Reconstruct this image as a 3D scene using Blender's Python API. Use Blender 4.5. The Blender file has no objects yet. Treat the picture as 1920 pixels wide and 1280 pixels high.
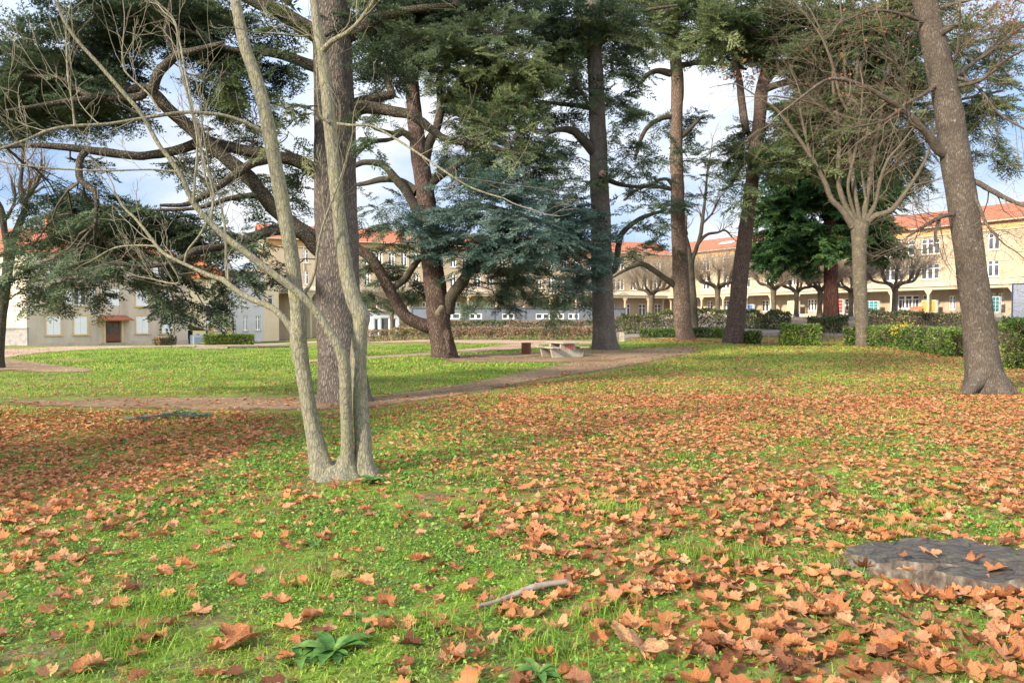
import bpy, math
import numpy as np
from mathutils import Vector, Matrix

rng = np.random.default_rng(7)
SC = bpy.context.scene
COL = SC.collection
R = math.radians

# ------------------------------------------------------------------ camera
F = 1400.0                       # focal length in pixels of the 1920 wide photograph
HOR = 595.0                      # image row of the horizon
EYE = 1.75
PITCH = math.atan((640 - HOR) / F)
cam = bpy.data.cameras.new("camera")
cam.sensor_width = 36.0
cam.lens = 36.0 * F / 1920.0
cam.clip_start = 0.05
cam.clip_end = 3000
camo = bpy.data.objects.new("camera", cam)
COL.objects.link(camo)
camo.location = (0, 0, EYE)
camo.rotation_euler = (math.pi / 2 - PITCH, 0, 0)
SC.camera = camo
# ------------------------------------------------------------------ sun and sky
SUN_EL, SUN_AZ = R(27), R(228)   # azimuth clockwise from +Y: behind the photographer, to the left
sd = Vector((math.sin(SUN_AZ) * math.cos(SUN_EL), math.cos(SUN_AZ) * math.cos(SUN_EL), math.sin(SUN_EL)))
sun = bpy.data.lights.new("sun", 'SUN')
sun.energy = 4.0
sun.angle = R(5)
sun.color = (1.0, 0.87, 0.70)
suno = bpy.data.objects.new("sun", sun)
suno.rotation_euler = sd.to_track_quat('Z', 'Y').to_euler()
suno.location = (-20, -20, 30)
COL.objects.link(suno)
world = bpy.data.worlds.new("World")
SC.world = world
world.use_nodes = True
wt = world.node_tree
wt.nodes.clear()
def wn(t, **k):
    n = wt.nodes.new(t)
    for a, b in k.items(): setattr(n, a, b)
    return n
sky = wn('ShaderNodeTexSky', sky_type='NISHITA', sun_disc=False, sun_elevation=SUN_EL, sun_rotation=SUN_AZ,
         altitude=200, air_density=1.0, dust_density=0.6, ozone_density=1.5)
tc = wn('ShaderNodeTexCoord')
mp = wn('ShaderNodeMapping'); mp.inputs['Scale'].default_value = (1, 1, 2.6)
nz = wn('ShaderNodeTexNoise'); nz.inputs['Scale'].default_value = 2.2; nz.inputs['Detail'].default_value = 7; nz.inputs['Roughness'].default_value = .55
rp = wn('ShaderNodeValToRGB'); rp.color_ramp.elements[0].position = .36; rp.color_ramp.elements[1].position = .62
rp.color_ramp.elements[0].color = (.8, .8, .8, 1); rp.color_ramp.elements[1].color = (.95, .95, .95, 1)
mx = wn('ShaderNodeMix', data_type='RGBA')
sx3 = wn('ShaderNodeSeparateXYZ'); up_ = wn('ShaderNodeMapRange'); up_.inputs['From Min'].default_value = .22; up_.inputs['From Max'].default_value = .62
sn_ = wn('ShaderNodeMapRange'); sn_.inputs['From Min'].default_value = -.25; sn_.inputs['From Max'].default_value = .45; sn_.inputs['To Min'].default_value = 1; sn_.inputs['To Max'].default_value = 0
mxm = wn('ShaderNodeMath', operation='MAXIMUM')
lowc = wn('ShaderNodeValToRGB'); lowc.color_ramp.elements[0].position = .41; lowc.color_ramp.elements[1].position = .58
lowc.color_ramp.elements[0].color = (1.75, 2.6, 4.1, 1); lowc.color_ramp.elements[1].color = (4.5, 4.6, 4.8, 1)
cl_ = wn('ShaderNodeMix', data_type='RGBA'); cl_.inputs[7].default_value = (8.2, 8.6, 9.4, 1)  # unseen cloud overhead and behind the camera, made brighter for ambient fill
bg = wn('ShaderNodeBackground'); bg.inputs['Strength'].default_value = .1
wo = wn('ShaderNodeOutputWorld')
L = wt.links.new
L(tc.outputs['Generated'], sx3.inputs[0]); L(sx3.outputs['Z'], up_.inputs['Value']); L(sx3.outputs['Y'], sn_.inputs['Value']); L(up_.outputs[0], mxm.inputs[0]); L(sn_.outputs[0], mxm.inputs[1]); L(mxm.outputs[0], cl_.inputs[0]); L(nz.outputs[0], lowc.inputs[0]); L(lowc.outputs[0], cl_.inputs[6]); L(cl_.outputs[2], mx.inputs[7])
L(tc.outputs['Generated'], mp.inputs['Vector']); L(mp.outputs[0], nz.inputs['Vector']); L(nz.outputs[0], rp.inputs[0])
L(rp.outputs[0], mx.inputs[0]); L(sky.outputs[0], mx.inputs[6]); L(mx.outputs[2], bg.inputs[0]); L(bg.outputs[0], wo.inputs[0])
SC.view_settings.view_transform = 'Standard'
SC.view_settings.look = 'None'
SC.view_settings.exposure = 1.27
SC.view_settings.gamma = 1
SC.cycles.max_bounces = 6
SC.cycles.transparent_max_bounces = 8
SC.cycles.use_denoising = True

# ------------------------------------------------------------------ maths helpers
def ss(a, b, x):
    t = np.clip((np.asarray(x, float) - a) / (b - a), 0, 1)
    return t * t * (3 - 2 * t)
def norm(v):
    return v / np.maximum(np.linalg.norm(v, axis=-1, keepdims=True), 1e-9)
_grid = rng.random((64, 64))
def vnoise(x, y):
    """smooth value noise, 0..1, period 64"""
    x = np.asarray(x, float); y = np.asarray(y, float)
    i = np.floor(x).astype(int); j = np.floor(y).astype(int)
    u = x - i; v = y - j
    u = u * u * (3 - 2 * u); v = v * v * (3 - 2 * v)
    g = lambda a, b: _grid[a % 64, b % 64]
    return (g(i, j) * (1 - u) + g(i + 1, j) * u) * (1 - v) + (g(i, j + 1) * (1 - u) + g(i + 1, j + 1) * u) * v
def fnoise(x, y):
    return (vnoise(x, y) + .5 * vnoise(2.1 * np.asarray(x) + 7, 2.1 * np.asarray(y) + 3) + .25 * vnoise(4.3 * np.asarray(x), 4.3 * np.asarray(y) + 11)) / 1.75
def ter(x, y):
    """height of the ground"""
    x = np.asarray(x, float); y = np.asarray(y, float)
    u = x / np.maximum(y, 6)
    z = 1.75 * ss(46, 79, y) * ss(.08, .26, u)
    z = z - 1.75 * ss(26, 112, y) * ss(.08, .34, -u)
    z = z - .30 * np.exp(-(((x + 7.2) / 3.4) ** 2 + ((y - 9.8) / 3.0) ** 2))
    z = z + .12 * (vnoise(x / 9 + 5, y / 9 + 2) - .5) * ss(4, 12, np.hypot(x, y)) + .035 * (vnoise(x / 1.7, y / 1.7) - .5)
    return z
CT, ST = math.cos(PITCH), math.sin(PITCH)
def ray(px, py):
    a = (np.asarray(px, float) - 960) / F
    b = (640 - np.asarray(py, float)) / F
    yy = CT + b * ST
    return a / yy, (-ST + b * CT) / yy          # dx/dy, dz/dy
def P(px, py, d):
    """the point seen at pixel (px, py) of the photograph at distance d along +Y"""
    a, b = ray(px, py)
    return np.stack(np.broadcast_arrays(a * d, np.asarray(d, float), EYE + b * d), -1)
def G(px, py):
    """where the line of sight through a pixel meets the ground"""
    a, b = ray(px, py)
    a, b = np.broadcast_arrays(a, b); sh = a.shape; a = a.ravel(); b = b.ravel(); dd = np.arange(2, 230, .25)
    h = EYE + b[:, None] * dd[None] - ter(a[:, None] * dd[None], np.broadcast_to(dd[None], (len(a), len(dd))))
    k = np.argmax(h < 0, axis=1); k = np.where((h < 0).any(1), k, len(dd) - 1); k = np.maximum(k, 1); r = np.arange(len(a))
    h0, h1 = h[r, k - 1], h[r, k]; d = dd[k - 1] + .25 * np.clip(h0 / np.maximum(h0 - h1, 1e-6), 0, 1)
    return np.stack([a * d, d, ter(a * d, d)], -1).reshape(sh + (3,))
def topx(x, y, z):
    """pixel of a world point"""
    yy = np.maximum(y * CT - (z - EYE) * ST, .01)
    return 960 + F * x / yy, 640 - F * (y * ST + (z - EYE) * CT) / yy

# ------------------------------------------------------------------ mesh builder
class MB:
    def __init__(s): s.V = []; s.n = 0; s.Lp = []; s.S = []; s.T = []; s.M = []
    def add(s, V, Fc, tint=0., mat=0):
        V = np.asarray(V, float).reshape(-1, 3); Fc = np.asarray(Fc, int)
        s.V.append(V); s.Lp.append((Fc + s.n).ravel()); s.S.append(np.full(len(Fc), Fc.shape[1])); s.M.append(np.full(len(Fc), mat))
        s.T.append(np.broadcast_to(np.asarray(tint, float), (len(V),))); s.n += len(V)
    def box(s, lo, hi, mat=0, tint=0.):
        x0, y0, z0 = lo; x1, y1, z1 = hi
        V = [(x0, y0, z0), (x1, y0, z0), (x1, y1, z0), (x0, y1, z0), (x0, y0, z1), (x1, y0, z1), (x1, y1, z1), (x0, y1, z1)]
        s.add(V, [(0, 3, 2, 1), (4, 5, 6, 7), (0, 1, 5, 4), (1, 2, 6, 5), (2, 3, 7, 6), (3, 0, 4, 7)], tint, mat)
    def quad(s, a, b, c, d, mat=0, tint=0.): s.add([a, b, c, d], [(0, 1, 2, 3)], tint, mat)
    def prism(s, prof, axis, lo, hi, mat=0):
        """profile of (u, v) pairs swept along x (axis 0) or y (axis 1)"""
        n = len(prof); V = []
        for t in (lo, hi):
            for u, v in prof: V.append((t, u, v) if axis == 0 else (u, t, v))
        s.add(V, [(i, (i + 1) % n, n + (i + 1) % n, n + i) for i in range(n)], 0, mat)
        s.add(V, [tuple(range(n))[::-1], tuple(range(n, 2 * n))], 0, mat)
    def build(s, name, mats, parent=None, origin=(0, 0, 0), smooth=False):
        me = bpy.data.meshes.new(name)
        if s.n:
            V = np.concatenate(s.V) - np.asarray(origin, float)
            lp = np.concatenate(s.Lp); S = np.concatenate(s.S)
            me.vertices.add(len(V)); me.vertices.foreach_set('co', V.ravel())
            me.loops.add(len(lp)); me.loops.foreach_set('vertex_index', lp.astype(np.int32))
            me.polygons.add(len(S))
            me.polygons.foreach_set('loop_start', np.concatenate([[0], np.cumsum(S)[:-1]]).astype(np.int32))
            me.polygons.foreach_set('loop_total', S.astype(np.int32))
            me.polygons.foreach_set('material_index', np.concatenate(s.M).astype(np.int32))
            me.polygons.foreach_set('use_smooth', np.full(len(S), smooth))
            at = me.attributes.new('tint', 'FLOAT', 'POINT'); at.data.foreach_set('value', np.concatenate(s.T).astype(np.float32))
            me.update(calc_edges=True)
        for m in (mats if isinstance(mats, (list, tuple)) else [mats]): me.materials.append(m)
        o = bpy.data.objects.new(name, me); COL.objects.link(o)
        if parent is not None: o.parent = parent
        return o

def crom(pts, rad, per):
    """Catmull-Rom resampling of a polyline and its radii"""
    pts = np.asarray(pts, float); rad = np.asarray(rad, float)
    A = np.column_stack([pts, rad]); A = np.vstack([2 * A[0] - A[1], A, 2 * A[-1] - A[-2]])
    out = []
    for i in range(1, len(A) - 2):
        p0, p1, p2, p3 = A[i - 1:i + 3]
        t = np.linspace(0, 1, per, endpoint=False)[:, None]
        out.append(.5 * (2 * p1 + (p2 - p0) * t + (2 * p0 - 5 * p1 + 4 * p2 - p3) * t ** 2 + (3 * p1 - p0 - 3 * p2 + p3) * t ** 3))
    out.append(A[-2][None])
    o = np.vstack(out)
    return o[:, :3], np.maximum(o[:, 3], .002)

def tube(mb, pts, rad, sides=10, per=4, rough=0., flare=None, tint=0., seed=0, cap=True):
    """one swept limb; rough: relative lumpiness; flare=(amount, height, lobes)"""
    p, r = crom(pts, rad, per)
    n = len(p)
    T = norm(np.gradient(p, axis=0))
    N = np.zeros_like(p)
    ref = np.array([1., 0, 0]) if abs(T[0][0]) < .8 else np.array([0, 1., 0])
    N[0] = norm(ref - T[0] * ref.dot(T[0]))
    for i in range(1, n):
        v = N[i - 1] - T[i] * N[i - 1].dot(T[i]); N[i] = v / max(np.linalg.norm(v), 1e-9)
    B = np.cross(T, N)
    th = np.linspace(0, 2 * math.pi, sides, endpoint=False)
    s = np.concatenate([[0], np.cumsum(np.linalg.norm(np.diff(p, axis=0), axis=1))])
    RR = np.repeat(r[:, None], sides, 1)
    if rough:
        q = s / np.maximum(r.mean(), .02)
        a = fnoise(q[:, None] * .45 + seed * 3.7, (3 + 2.2 * np.cos(th))[None] + seed) + fnoise(q[:, None] * .45 + seed * 1.9 + 20, (9 + 2.2 * np.sin(th))[None]) - 1
        RR = RR * (1 + rough * 2 * a)
    if flare:
        am, h, k = flare
        w = np.exp(-np.maximum(s, 0) / h)[:, None]
        lob = .55 + .45 * np.cos(k * th + seed + .8 * np.sin(2 * th + seed))[None]
        RR = RR * (1 + am * w * lob)
    V = p[:, None] + RR[..., None] * (np.cos(th)[None, :, None] * N[:, None] + np.sin(th)[None, :, None] * B[:, None])
    i = np.arange(n - 1)[:, None] * sides; j = np.arange(sides)[None]; j2 = (j + 1) % sides
    Fc = np.stack([i + j, i + j2, i + sides + j2, i + sides + j], -1).reshape(-1, 4)
    mb.add(V, Fc, tint)
    if cap:
        c = np.vstack([V[-1], p[-1] + T[-1] * r[-1] * .5])
        mb.add(c, [(k, (k + 1) % sides, sides) for k in range(sides)], tint)
    return p, r

def twig_batch(mb, PT, RD, sides=3, tint=0.):
    """PT (N,K,3), RD (N,K): many thin tubes at once"""
    Nn, K, _ = PT.shape
    if Nn == 0: return
    T = norm(np.gradient(PT, axis=1))
    ref = np.where(np.abs(T[:, :1, 2:3]) < .8, np.array([[[0, 0, 1.]]]), np.array([[[1., 0, 0]]]))
    N = norm(np.cross(T, np.broadcast_to(ref, T.shape))); B = np.cross(T, N)
    th = np.linspace(0, 2 * math.pi, sides, endpoint=False)
    V = PT[:, :, None] + RD[:, :, None, None] * (np.cos(th)[:, None] * N[:, :, None] + np.sin(th)[:, None] * B[:, :, None])
    b = (np.arange(Nn) * K * sides)[:, None, None] + (np.arange(K - 1) * sides)[None, :, None]
    j = np.arange(sides)[None, None]; j2 = (j + 1) % sides
    Fc = np.stack([b + j, b + j2, b + sides + j2, b + sides + j], -1).reshape(-1, 4)
    tt = np.repeat(np.broadcast_to(np.asarray(tint, float), (Nn,)), K * sides)
    mb.add(V, Fc, tt)

def walk(S, D, Ln, K, wob, trop):
    """random-walk twigs"""
    p = S.copy(); d = norm(D); out = [p.copy()]
    for _ in range(K - 1):
        d = norm(d + wob * rng.normal(size=d.shape) + np.asarray(trop) / K)
        p = p + d * (Ln / (K - 1))[:, None]
        out.append(p.copy())
    return np.stack(out, 1)

def sample_on(PT, n, lo=.2, hi=1.):
    """n points on each path: positions, tangents, path index, parameter"""
    Nn, K, _ = PT.shape
    t = lo + (hi - lo) * (np.arange(n)[None] + rng.random((Nn, n))) / n
    f = np.clip(t, 0, .999) * (K - 1); i = f.astype(int); w = (f - i)[..., None]
    idx = np.arange(Nn)[:, None]
    a = PT[idx, i]; b = PT[idx, i + 1]
    return (a * (1 - w) + b * w).reshape(-1, 3), norm(b - a).reshape(-1, 3), np.repeat(np.arange(Nn), n), t.ravel()

def side_dirs(T, ang, up=0.):
    v = rng.normal(size=T.shape); v = norm(v - T * (v * T).sum(-1, keepdims=True))
    return norm(T * np.cos(ang)[:, None] + v * np.sin(ang)[:, None] + np.array([0, 0, up]))

def grow(mb, S, D, Ln, Rd, levels, wob=.16, trop=(0, 0, .4), nch=(4, 3, 3), ratio=.55, ang=(.5, 1.0), K=6, minr=.0022, rfac=.5, lo=.2, up=.1):
    """levels of bare branches; returns the paths of the last level"""
    S = np.asarray(S, float).reshape(-1, 3); D = np.asarray(D, float).reshape(-1, 3); Ln = np.asarray(Ln, float); Rd = np.asarray(Rd, float)
    last = None
    for lv in range(levels):
        PT = walk(S, D, Ln, K, wob, trop)
        tap = np.linspace(1, .4, K)[None]
        RD = np.maximum(Rd[:, None] * tap, minr)
        twig_batch(mb, PT, RD, 5 if lv == 0 else 3, rng.random(len(S)))
        last = PT
        if lv == levels - 1: break
        n = nch[min(lv, len(nch) - 1)]
        S, T, ix, t = sample_on(PT, n, lo, 1)
        D = side_dirs(T, rng.uniform(ang[0], ang[1], len(S)), up)
        Ln = Ln[ix] * ratio * rng.uniform(.6, 1.35, len(S)); Rd = np.maximum(Rd[ix] * rfac * (1.1 - .5 * t), minr)
    return last

# ------------------------------------------------------------------ tagging
def tag(o, label=None, cat=None, group=None, kind=None):
    if label: o['label'] = label
    if cat: o['category'] = cat
    if group: o['group'] = group
    if kind: o['kind'] = kind
    return o
def thing(name, label, cat, loc, rz=0., group=None):
    o = bpy.data.objects.new(name, None); COL.objects.link(o)
    o.empty_display_size = .3
    o.location = tuple(float(v) for v in loc); o.rotation_euler = (0, 0, rz)
    return tag(o, label, cat, group)
def dup(o, loc, rz, label=None, scale=1., parent=None):
    c = o.copy(); COL.objects.link(c)
    if parent is None:
        c.location = tuple(float(v) for v in loc); c.rotation_euler = (0, 0, rz); c.scale = (scale,) * 3
        if label: c['label'] = label
    else: c.parent = parent
    for ch in list(o.children): dup(ch, None, 0, parent=c)
    return c

# ------------------------------------------------------------------ materials
def newmat(name):
    m = bpy.data.materials.new(name); m.use_nodes = True
    nt = m.node_tree; b = nt.nodes['Principled BSDF']
    return m, nt, b
def ramp(nt, cols, pos=None):
    r = nt.nodes.new('ShaderNodeValToRGB'); e = r.color_ramp.elements
    n = len(cols); pos = pos or [i / (n - 1) for i in range(n)]
    while len(e) < n: e.new(.5)
    for i in range(n): e[i].position = pos[i]; e[i].color = (*cols[i], 1)
    return r
def noise_node(nt, scale, detail=5, rough=.55, vec=None, dist=0.):
    n = nt.nodes.new('ShaderNodeTexNoise')
    n.inputs['Scale'].default_value = scale; n.inputs['Detail'].default_value = detail; n.inputs['Roughness'].default_value = rough; n.inputs['Distortion'].default_value = dist
    if vec is not None: nt.links.new(vec, n.inputs['Vector'])
    return n
def coords(nt, scale=(1, 1, 1)):
    t = nt.nodes.new('ShaderNodeTexCoord'); m = nt.nodes.new('ShaderNodeMapping')
    m.inputs['Scale'].default_value = scale
    nt.links.new(t.outputs['Object'], m.inputs['Vector'])
    return m.outputs[0]
def mixc(nt, fac, a, b, mode='MIX'):
    m = nt.nodes.new('ShaderNodeMix'); m.data_type = 'RGBA'; m.blend_type = mode
    for s, v in ((0, fac), (6, a), (7, b)):
        if isinstance(v, (int, float)): m.inputs[s].default_value = v
        elif isinstance(v, tuple): m.inputs[s].default_value = (*v, 1)
        else: nt.links.new(v, m.inputs[s])
    return m.outputs[2]
def bump(nt, b, h, strength=.5, dist=.02):
    n = nt.nodes.new('ShaderNodeBump'); n.inputs['Strength'].default_value = strength; n.inputs['Distance'].default_value = dist
    nt.links.new(h, n.inputs['Height']); nt.links.new(n.outputs[0], b.inputs['Normal'])
def simple(name, cols, scale=3., rough=.85, stretch=(1, 1, 1), bmp=.3, bd=.01, detail=6, spec=.3, pos=None):
    """noise between colours"""
    m, nt, b = newmat(name)
    v = coords(nt, stretch); n = noise_node(nt, scale, detail, .6, v)
    r = ramp(nt, cols, pos or list(np.linspace(.3, .7, len(cols)))); nt.links.new(n.outputs[0], r.inputs[0])
    nt.links.new(r.outputs[0], b.inputs['Base Color'])
    b.inputs['Roughness'].default_value = rough; b.inputs['Specular IOR Level'].default_value = spec
    if bmp: bump(nt, b, n.outputs[0], bmp, bd)
    return m
def bark(name, cols, crack, vscale=(16, 16, 3.2), nscale=4., cw=(.02, .22), strength=.9, dist=.03, lichen=None, lich_pos=(.58, .66), lscale=9.):
    """fissured bark: plates parted by cracks, patches of lichen"""
    m, nt, b = newmat(name)
    v = coords(nt, vscale)
    d = noise_node(nt, .5, 3, .6, v)
    add = nt.nodes.new('ShaderNodeVectorMath'); add.operation = 'ADD'
    sc = nt.nodes.new('ShaderNodeVectorMath'); sc.operation = 'SCALE'; sc.inputs['Scale'].default_value = 1.6
    nt.links.new(d.outputs['Color'], sc.inputs[0]); nt.links.new(v, add.inputs[0]); nt.links.new(sc.outputs[0], add.inputs[1])
    vo = nt.nodes.new('ShaderNodeTexVoronoi'); vo.feature = 'DISTANCE_TO_EDGE'; vo.inputs['Scale'].default_value = 1.
    nt.links.new(add.outputs[0], vo.inputs['Vector'])
    cr = ramp(nt, [(0, 0, 0), (1, 1, 1)], list(cw)); nt.links.new(vo.outputs['Distance'], cr.inputs[0])
    v1 = coords(nt, (1, 1, .6)); n1 = noise_node(nt, nscale, 8, .65, v1)
    r1 = ramp(nt, cols, list(np.linspace(.28, .72, len(cols)))); nt.links.new(n1.outputs[0], r1.inputs[0])
    c = mixc(nt, cr.outputs[0], crack, r1.outputs[0])
    if lichen:
        n2 = noise_node(nt, lscale, 6, .7, coords(nt)); r2 = ramp(nt, [(0, 0, 0), (.75, .75, .75)], list(lich_pos)); nt.links.new(n2.outputs[0], r2.inputs[0])
        c = mixc(nt, r2.outputs[0], c, lichen)
    nt.links.new(c, b.inputs['Base Color'])
    b.inputs['Roughness'].default_value = .92; b.inputs['Specular IOR Level'].default_value = .15
    mm = nt.nodes.new('ShaderNodeMath'); mm.operation = 'MULTIPLY_ADD'; mm.inputs[1].default_value = .45
    nt.links.new(n1.outputs[0], mm.inputs[0]); nt.links.new(cr.outputs[0], mm.inputs[2])
    bump(nt, b, mm.outputs[0], strength, dist)
    return m
def leafmat(name, cols, trans=.35, rough=.6, rnd=False, pos=None, noise=0., tcol=None):
    """thin leaves: colour from the per-leaf tint, light passes through"""
    m, nt, b = newmat(name)
    a = nt.nodes.new('ShaderNodeAttribute'); a.attribute_name = 'tint'
    fac = a.outputs['Fac']
    if rnd:
        oi = nt.nodes.new('ShaderNodeObjectInfo'); ad = nt.nodes.new('ShaderNodeMath'); ad.operation = 'ADD'
        nt.links.new(fac, ad.inputs[0]); nt.links.new(oi.outputs['Random'], ad.inputs[1])
        fr = nt.nodes.new('ShaderNodeMath'); fr.operation = 'FRACT'; nt.links.new(ad.outputs[0], fr.inputs[0]); fac = fr.outputs[0]
    r = ramp(nt, cols, pos); nt.links.new(fac, r.inputs[0])
    c = r.outputs[0]
    if rnd:                                                        # paler veins toward the lobes
        xy = nt.nodes.new('ShaderNodeSeparateXYZ'); tcn = nt.nodes.new('ShaderNodeTexCoord'); nt.links.new(tcn.outputs['Object'], xy.inputs[0])
        at = nt.nodes.new('ShaderNodeMath'); at.operation = 'ARCTAN2'; nt.links.new(xy.outputs['Y'], at.inputs[0]); nt.links.new(xy.outputs['X'], at.inputs[1])
        pp = nt.nodes.new('ShaderNodeMath'); pp.operation = 'PINGPONG'; pp.inputs[1].default_value = .5; nt.links.new(at.outputs[0], pp.inputs[0])
        vr = ramp(nt, [(1.28, 1.25, 1.2), (.94, .94, .94)], [.0, .11]); nt.links.new(pp.outputs[0], vr.inputs[0])
        c = mixc(nt, 1., c, vr.outputs[0], 'MULTIPLY')
    if noise:
        n = noise_node(nt, noise, 5, .65, coords(nt)); q = ramp(nt, [(.45, .42, .38), (1.15, 1.12, 1.08)], [.34, .62]); nt.links.new(n.outputs[0], q.inputs[0])
        c = mixc(nt, 1., c, q.outputs[0], 'MULTIPLY'); bump(nt, b, n.outputs[0], .5, .004)
    nt.links.new(c, b.inputs['Base Color']); b.inputs['Roughness'].default_value = rough; b.inputs['Specular IOR Level'].default_value = .25
    t = nt.nodes.new('ShaderNodeBsdfTranslucent'); nt.links.new(c, t.inputs['Color'])
    s = nt.nodes.new('ShaderNodeMixShader'); s.inputs[0].default_value = trans
    o = nt.nodes['Material Output']
    nt.links.new(b.outputs[0], s.inputs[1]); nt.links.new(t.outputs[0], s.inputs[2]); nt.links.new(s.outputs[0], o.inputs['Surface'])
    return m
def flat(name, col, rough=.6, var=.12, scale=2.5, spec=.4, metal=0.):
    lo = tuple(c * (1 - var) for c in col); hi = tuple(min(1, c * (1 + var)) for c in col)
    m = simple(name, [lo, hi], scale, rough, bmp=.1, bd=.005, spec=spec)
    m.node_tree.nodes['Principled BSDF'].inputs['Metallic'].default_value = metal
    return m

M = {}
M['cedar_bark'] = bark('cedar_bark', [(.115, .098, .084), (.185, .16, .14), (.25, .22, .195)], (.088, .075, .065), (30, 30, 6.5), 5, (.0, .25))
M['cedar_bark_brown'] = bark('cedar_bark_brown', [(.09, .062, .05), (.14, .098, .078), (.19, .14, .112)], (.045, .03, .026), (20, 20, 4.0), 3, (.0, .25))
M['limb_bark'] = bark('limb_bark', [(.05, .045, .036), (.10, .088, .066), (.14, .125, .085)], (.03, .026, .02), (20, 20, 20), 3, strength=.6, lichen=(.13, .14, .06), lich_pos=(.62, .75), lscale=3.)
M['ash_bark'] = bark('ash_bark', [(.075, .072, .05), (.165, .157, .113), (.22, .21, .158), (.31, .295, .235)], (.148, .14, .10), (34, 34, 8), 26, (-.05, .12), .7, .010, lichen=(.24, .235, .12), lich_pos=(.50, .68), lscale=11.)
M['plane_bark'] = bark('plane_bark', [(.078, .062, .05), (.118, .097, .08), (.165, .14, .116)], (.065, .053, .043), (34, 34, 7.0), 5, (.0, .22), .6, .015, lichen=(.27, .28, .24), lich_pos=(.58, .70), lscale=12.)
M['pollard_bark'] = bark('pollard_bark', [(.08, .068, .048), (.125, .108, .08), (.18, .158, .12)], (.07, .058, .043), (16, 16, 6), 5, (.0, .2), .5, .02, lichen=(.23, .20, .09), lich_pos=(.56, .70), lscale=3.)
M['pine_bark'] = bark('pine_bark', [(.13, .092, .07), (.20, .146, .112), (.26, .195, .15)], (.075, .052, .042), (16, 16, 3.5), 2.5, (.0, .25))
M['sequoia_bark'] = bark('sequoia_bark', [(.10, .046, .034), (.155, .072, .053), (.195, .10, .075)], (.065, .032, .025), (12, 12, 1.2), 2.5, (.0, .25), strength=1., dist=.06)
M['twig'] = simple('twig_bark', [(.10, .076, .054), (.17, .132, .095)], 3., .9, bmp=0)
M['ash_twig'] = simple('ash_twig', [(.15, .133, .095), (.22, .20, .15)], 3., .9, bmp=0)
M['dark_twig'] = simple('dark_twig', [(.055, .046, .036), (.10, .085, .065)], 3., .9, bmp=0)
M['needle_dark'] = leafmat('needle_dark', [(.026, .046, .028), (.072, .112, .064), (.165, .22, .115)], .3)
M['needle_blue'] = leafmat('needle_blue', [(.028, .062, .056), (.080, .145, .124), (.19, .275, .23)], .3)
M['needle_olive'] = leafmat('needle_olive', [(.05, .085, .036), (.125, .17, .07), (.26, .29, .135)], .4)
M['needle_seq'] = leafmat('needle_seq', [(.02, .06, .022), (.055, .135, .045), (.14, .24, .07)], .25)
M['hedge_leaf'] = leafmat('hedge_leaf', [(.05, .095, .022), (.11, .18, .03), (.19, .27, .05), (.30, .32, .07)], .25, pos=[0, .4, .8, 1])
M['hedge_brown'] = leafmat('hedge_brown', [(.16, .105, .07), (.27, .185, .125), (.34, .22, .12), (.19, .20, .07)], .2, pos=[0, .45, .8, 1])
M['grass'] = leafmat('grass', [(.085, .175, .022), (.19, .32, .038), (.31, .42, .06), (.47, .42, .13)], .4, .5, pos=[0, .4, .8, 1])
M['weed'] = leafmat('weed_leaf', [(.05, .14, .028), (.11, .25, .042), (.20, .35, .06), (.28, .37, .08)], .35, .5)
LEAFC = [(.10, .040, .021), (.27, .102, .040), (.40, .165, .066), (.47, .215, .10), (.37, .138, .052), (.51, .30, .17), (.26, .108, .052), (.49, .205, .075), (.42, .215, .12), (.17, .070, .035)]
M['pollard_twig'] = simple('pollard_twig', [(.19, .15, .11), (.29, .24, .18)], 3., .9, bmp=0)
M['rust'] = leafmat('rust_leaf', [(.11, .04, .018), (.21, .085, .035), (.27, .13, .06)], .3, .7)
M['litter'] = leafmat('dead_leaf', LEAFC, .22, .7)
M['leaf'] = leafmat('dead_leaf_large', LEAFC, .2, .7, rnd=True, noise=28.)
# ------------------------------------------------------------------ ground
def lit(px, py):
    """share of the ground under fallen leaves, by region of the park"""
    px = np.asarray(px, float); py = np.asarray(py, float)
    f = .24 + .56 * ss(740, 1090, px - np.maximum(0, py - 900) * .9)
    f = f + .35 * ss(250, 60, px) * ss(930, 1000, py) * ss(1120, 1030, py)
    f = f + .45 * ss(1250, 1500, px) * ss(1080, 1180, py)
    up = ss(735, 690, py)
    f = f * (1 - up) + up * (.42 + .5 * ss(1560, 1680, px))
    slope = ss(45, -45, py - (1015 - px * .38)) * ss(762, 785, py) * ss(620, 470, px)
    f = np.maximum(f, slope)
    line = 752 - ss(700, 1290, px) * 88            # the trodden path: lawn beyond it
    lawn = ss(8, -8, py - line) * ss(1330, 1150, px)
    f = f * (1 - lawn) + lawn * (.05 + .12 * ss(690, 745, py))
    return np.clip(f, 0, 1)
def litw(x, y):
    px, py = topx(x, y, ter(x, y))
    f = np.where(y > 1.0, lit(px, py), .5)
    n = fnoise(np.asarray(x) * .8 + 9, np.asarray(y) * .8)
    n2 = fnoise(np.asarray(x) * 2.3, np.asarray(y) * 2.3 + 30)
    return np.clip(f * (.62 + .75 * ss(.36, .56, n2)) * (.8 + .35 * ss(.35, .55, n)), 0, 1)

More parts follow.
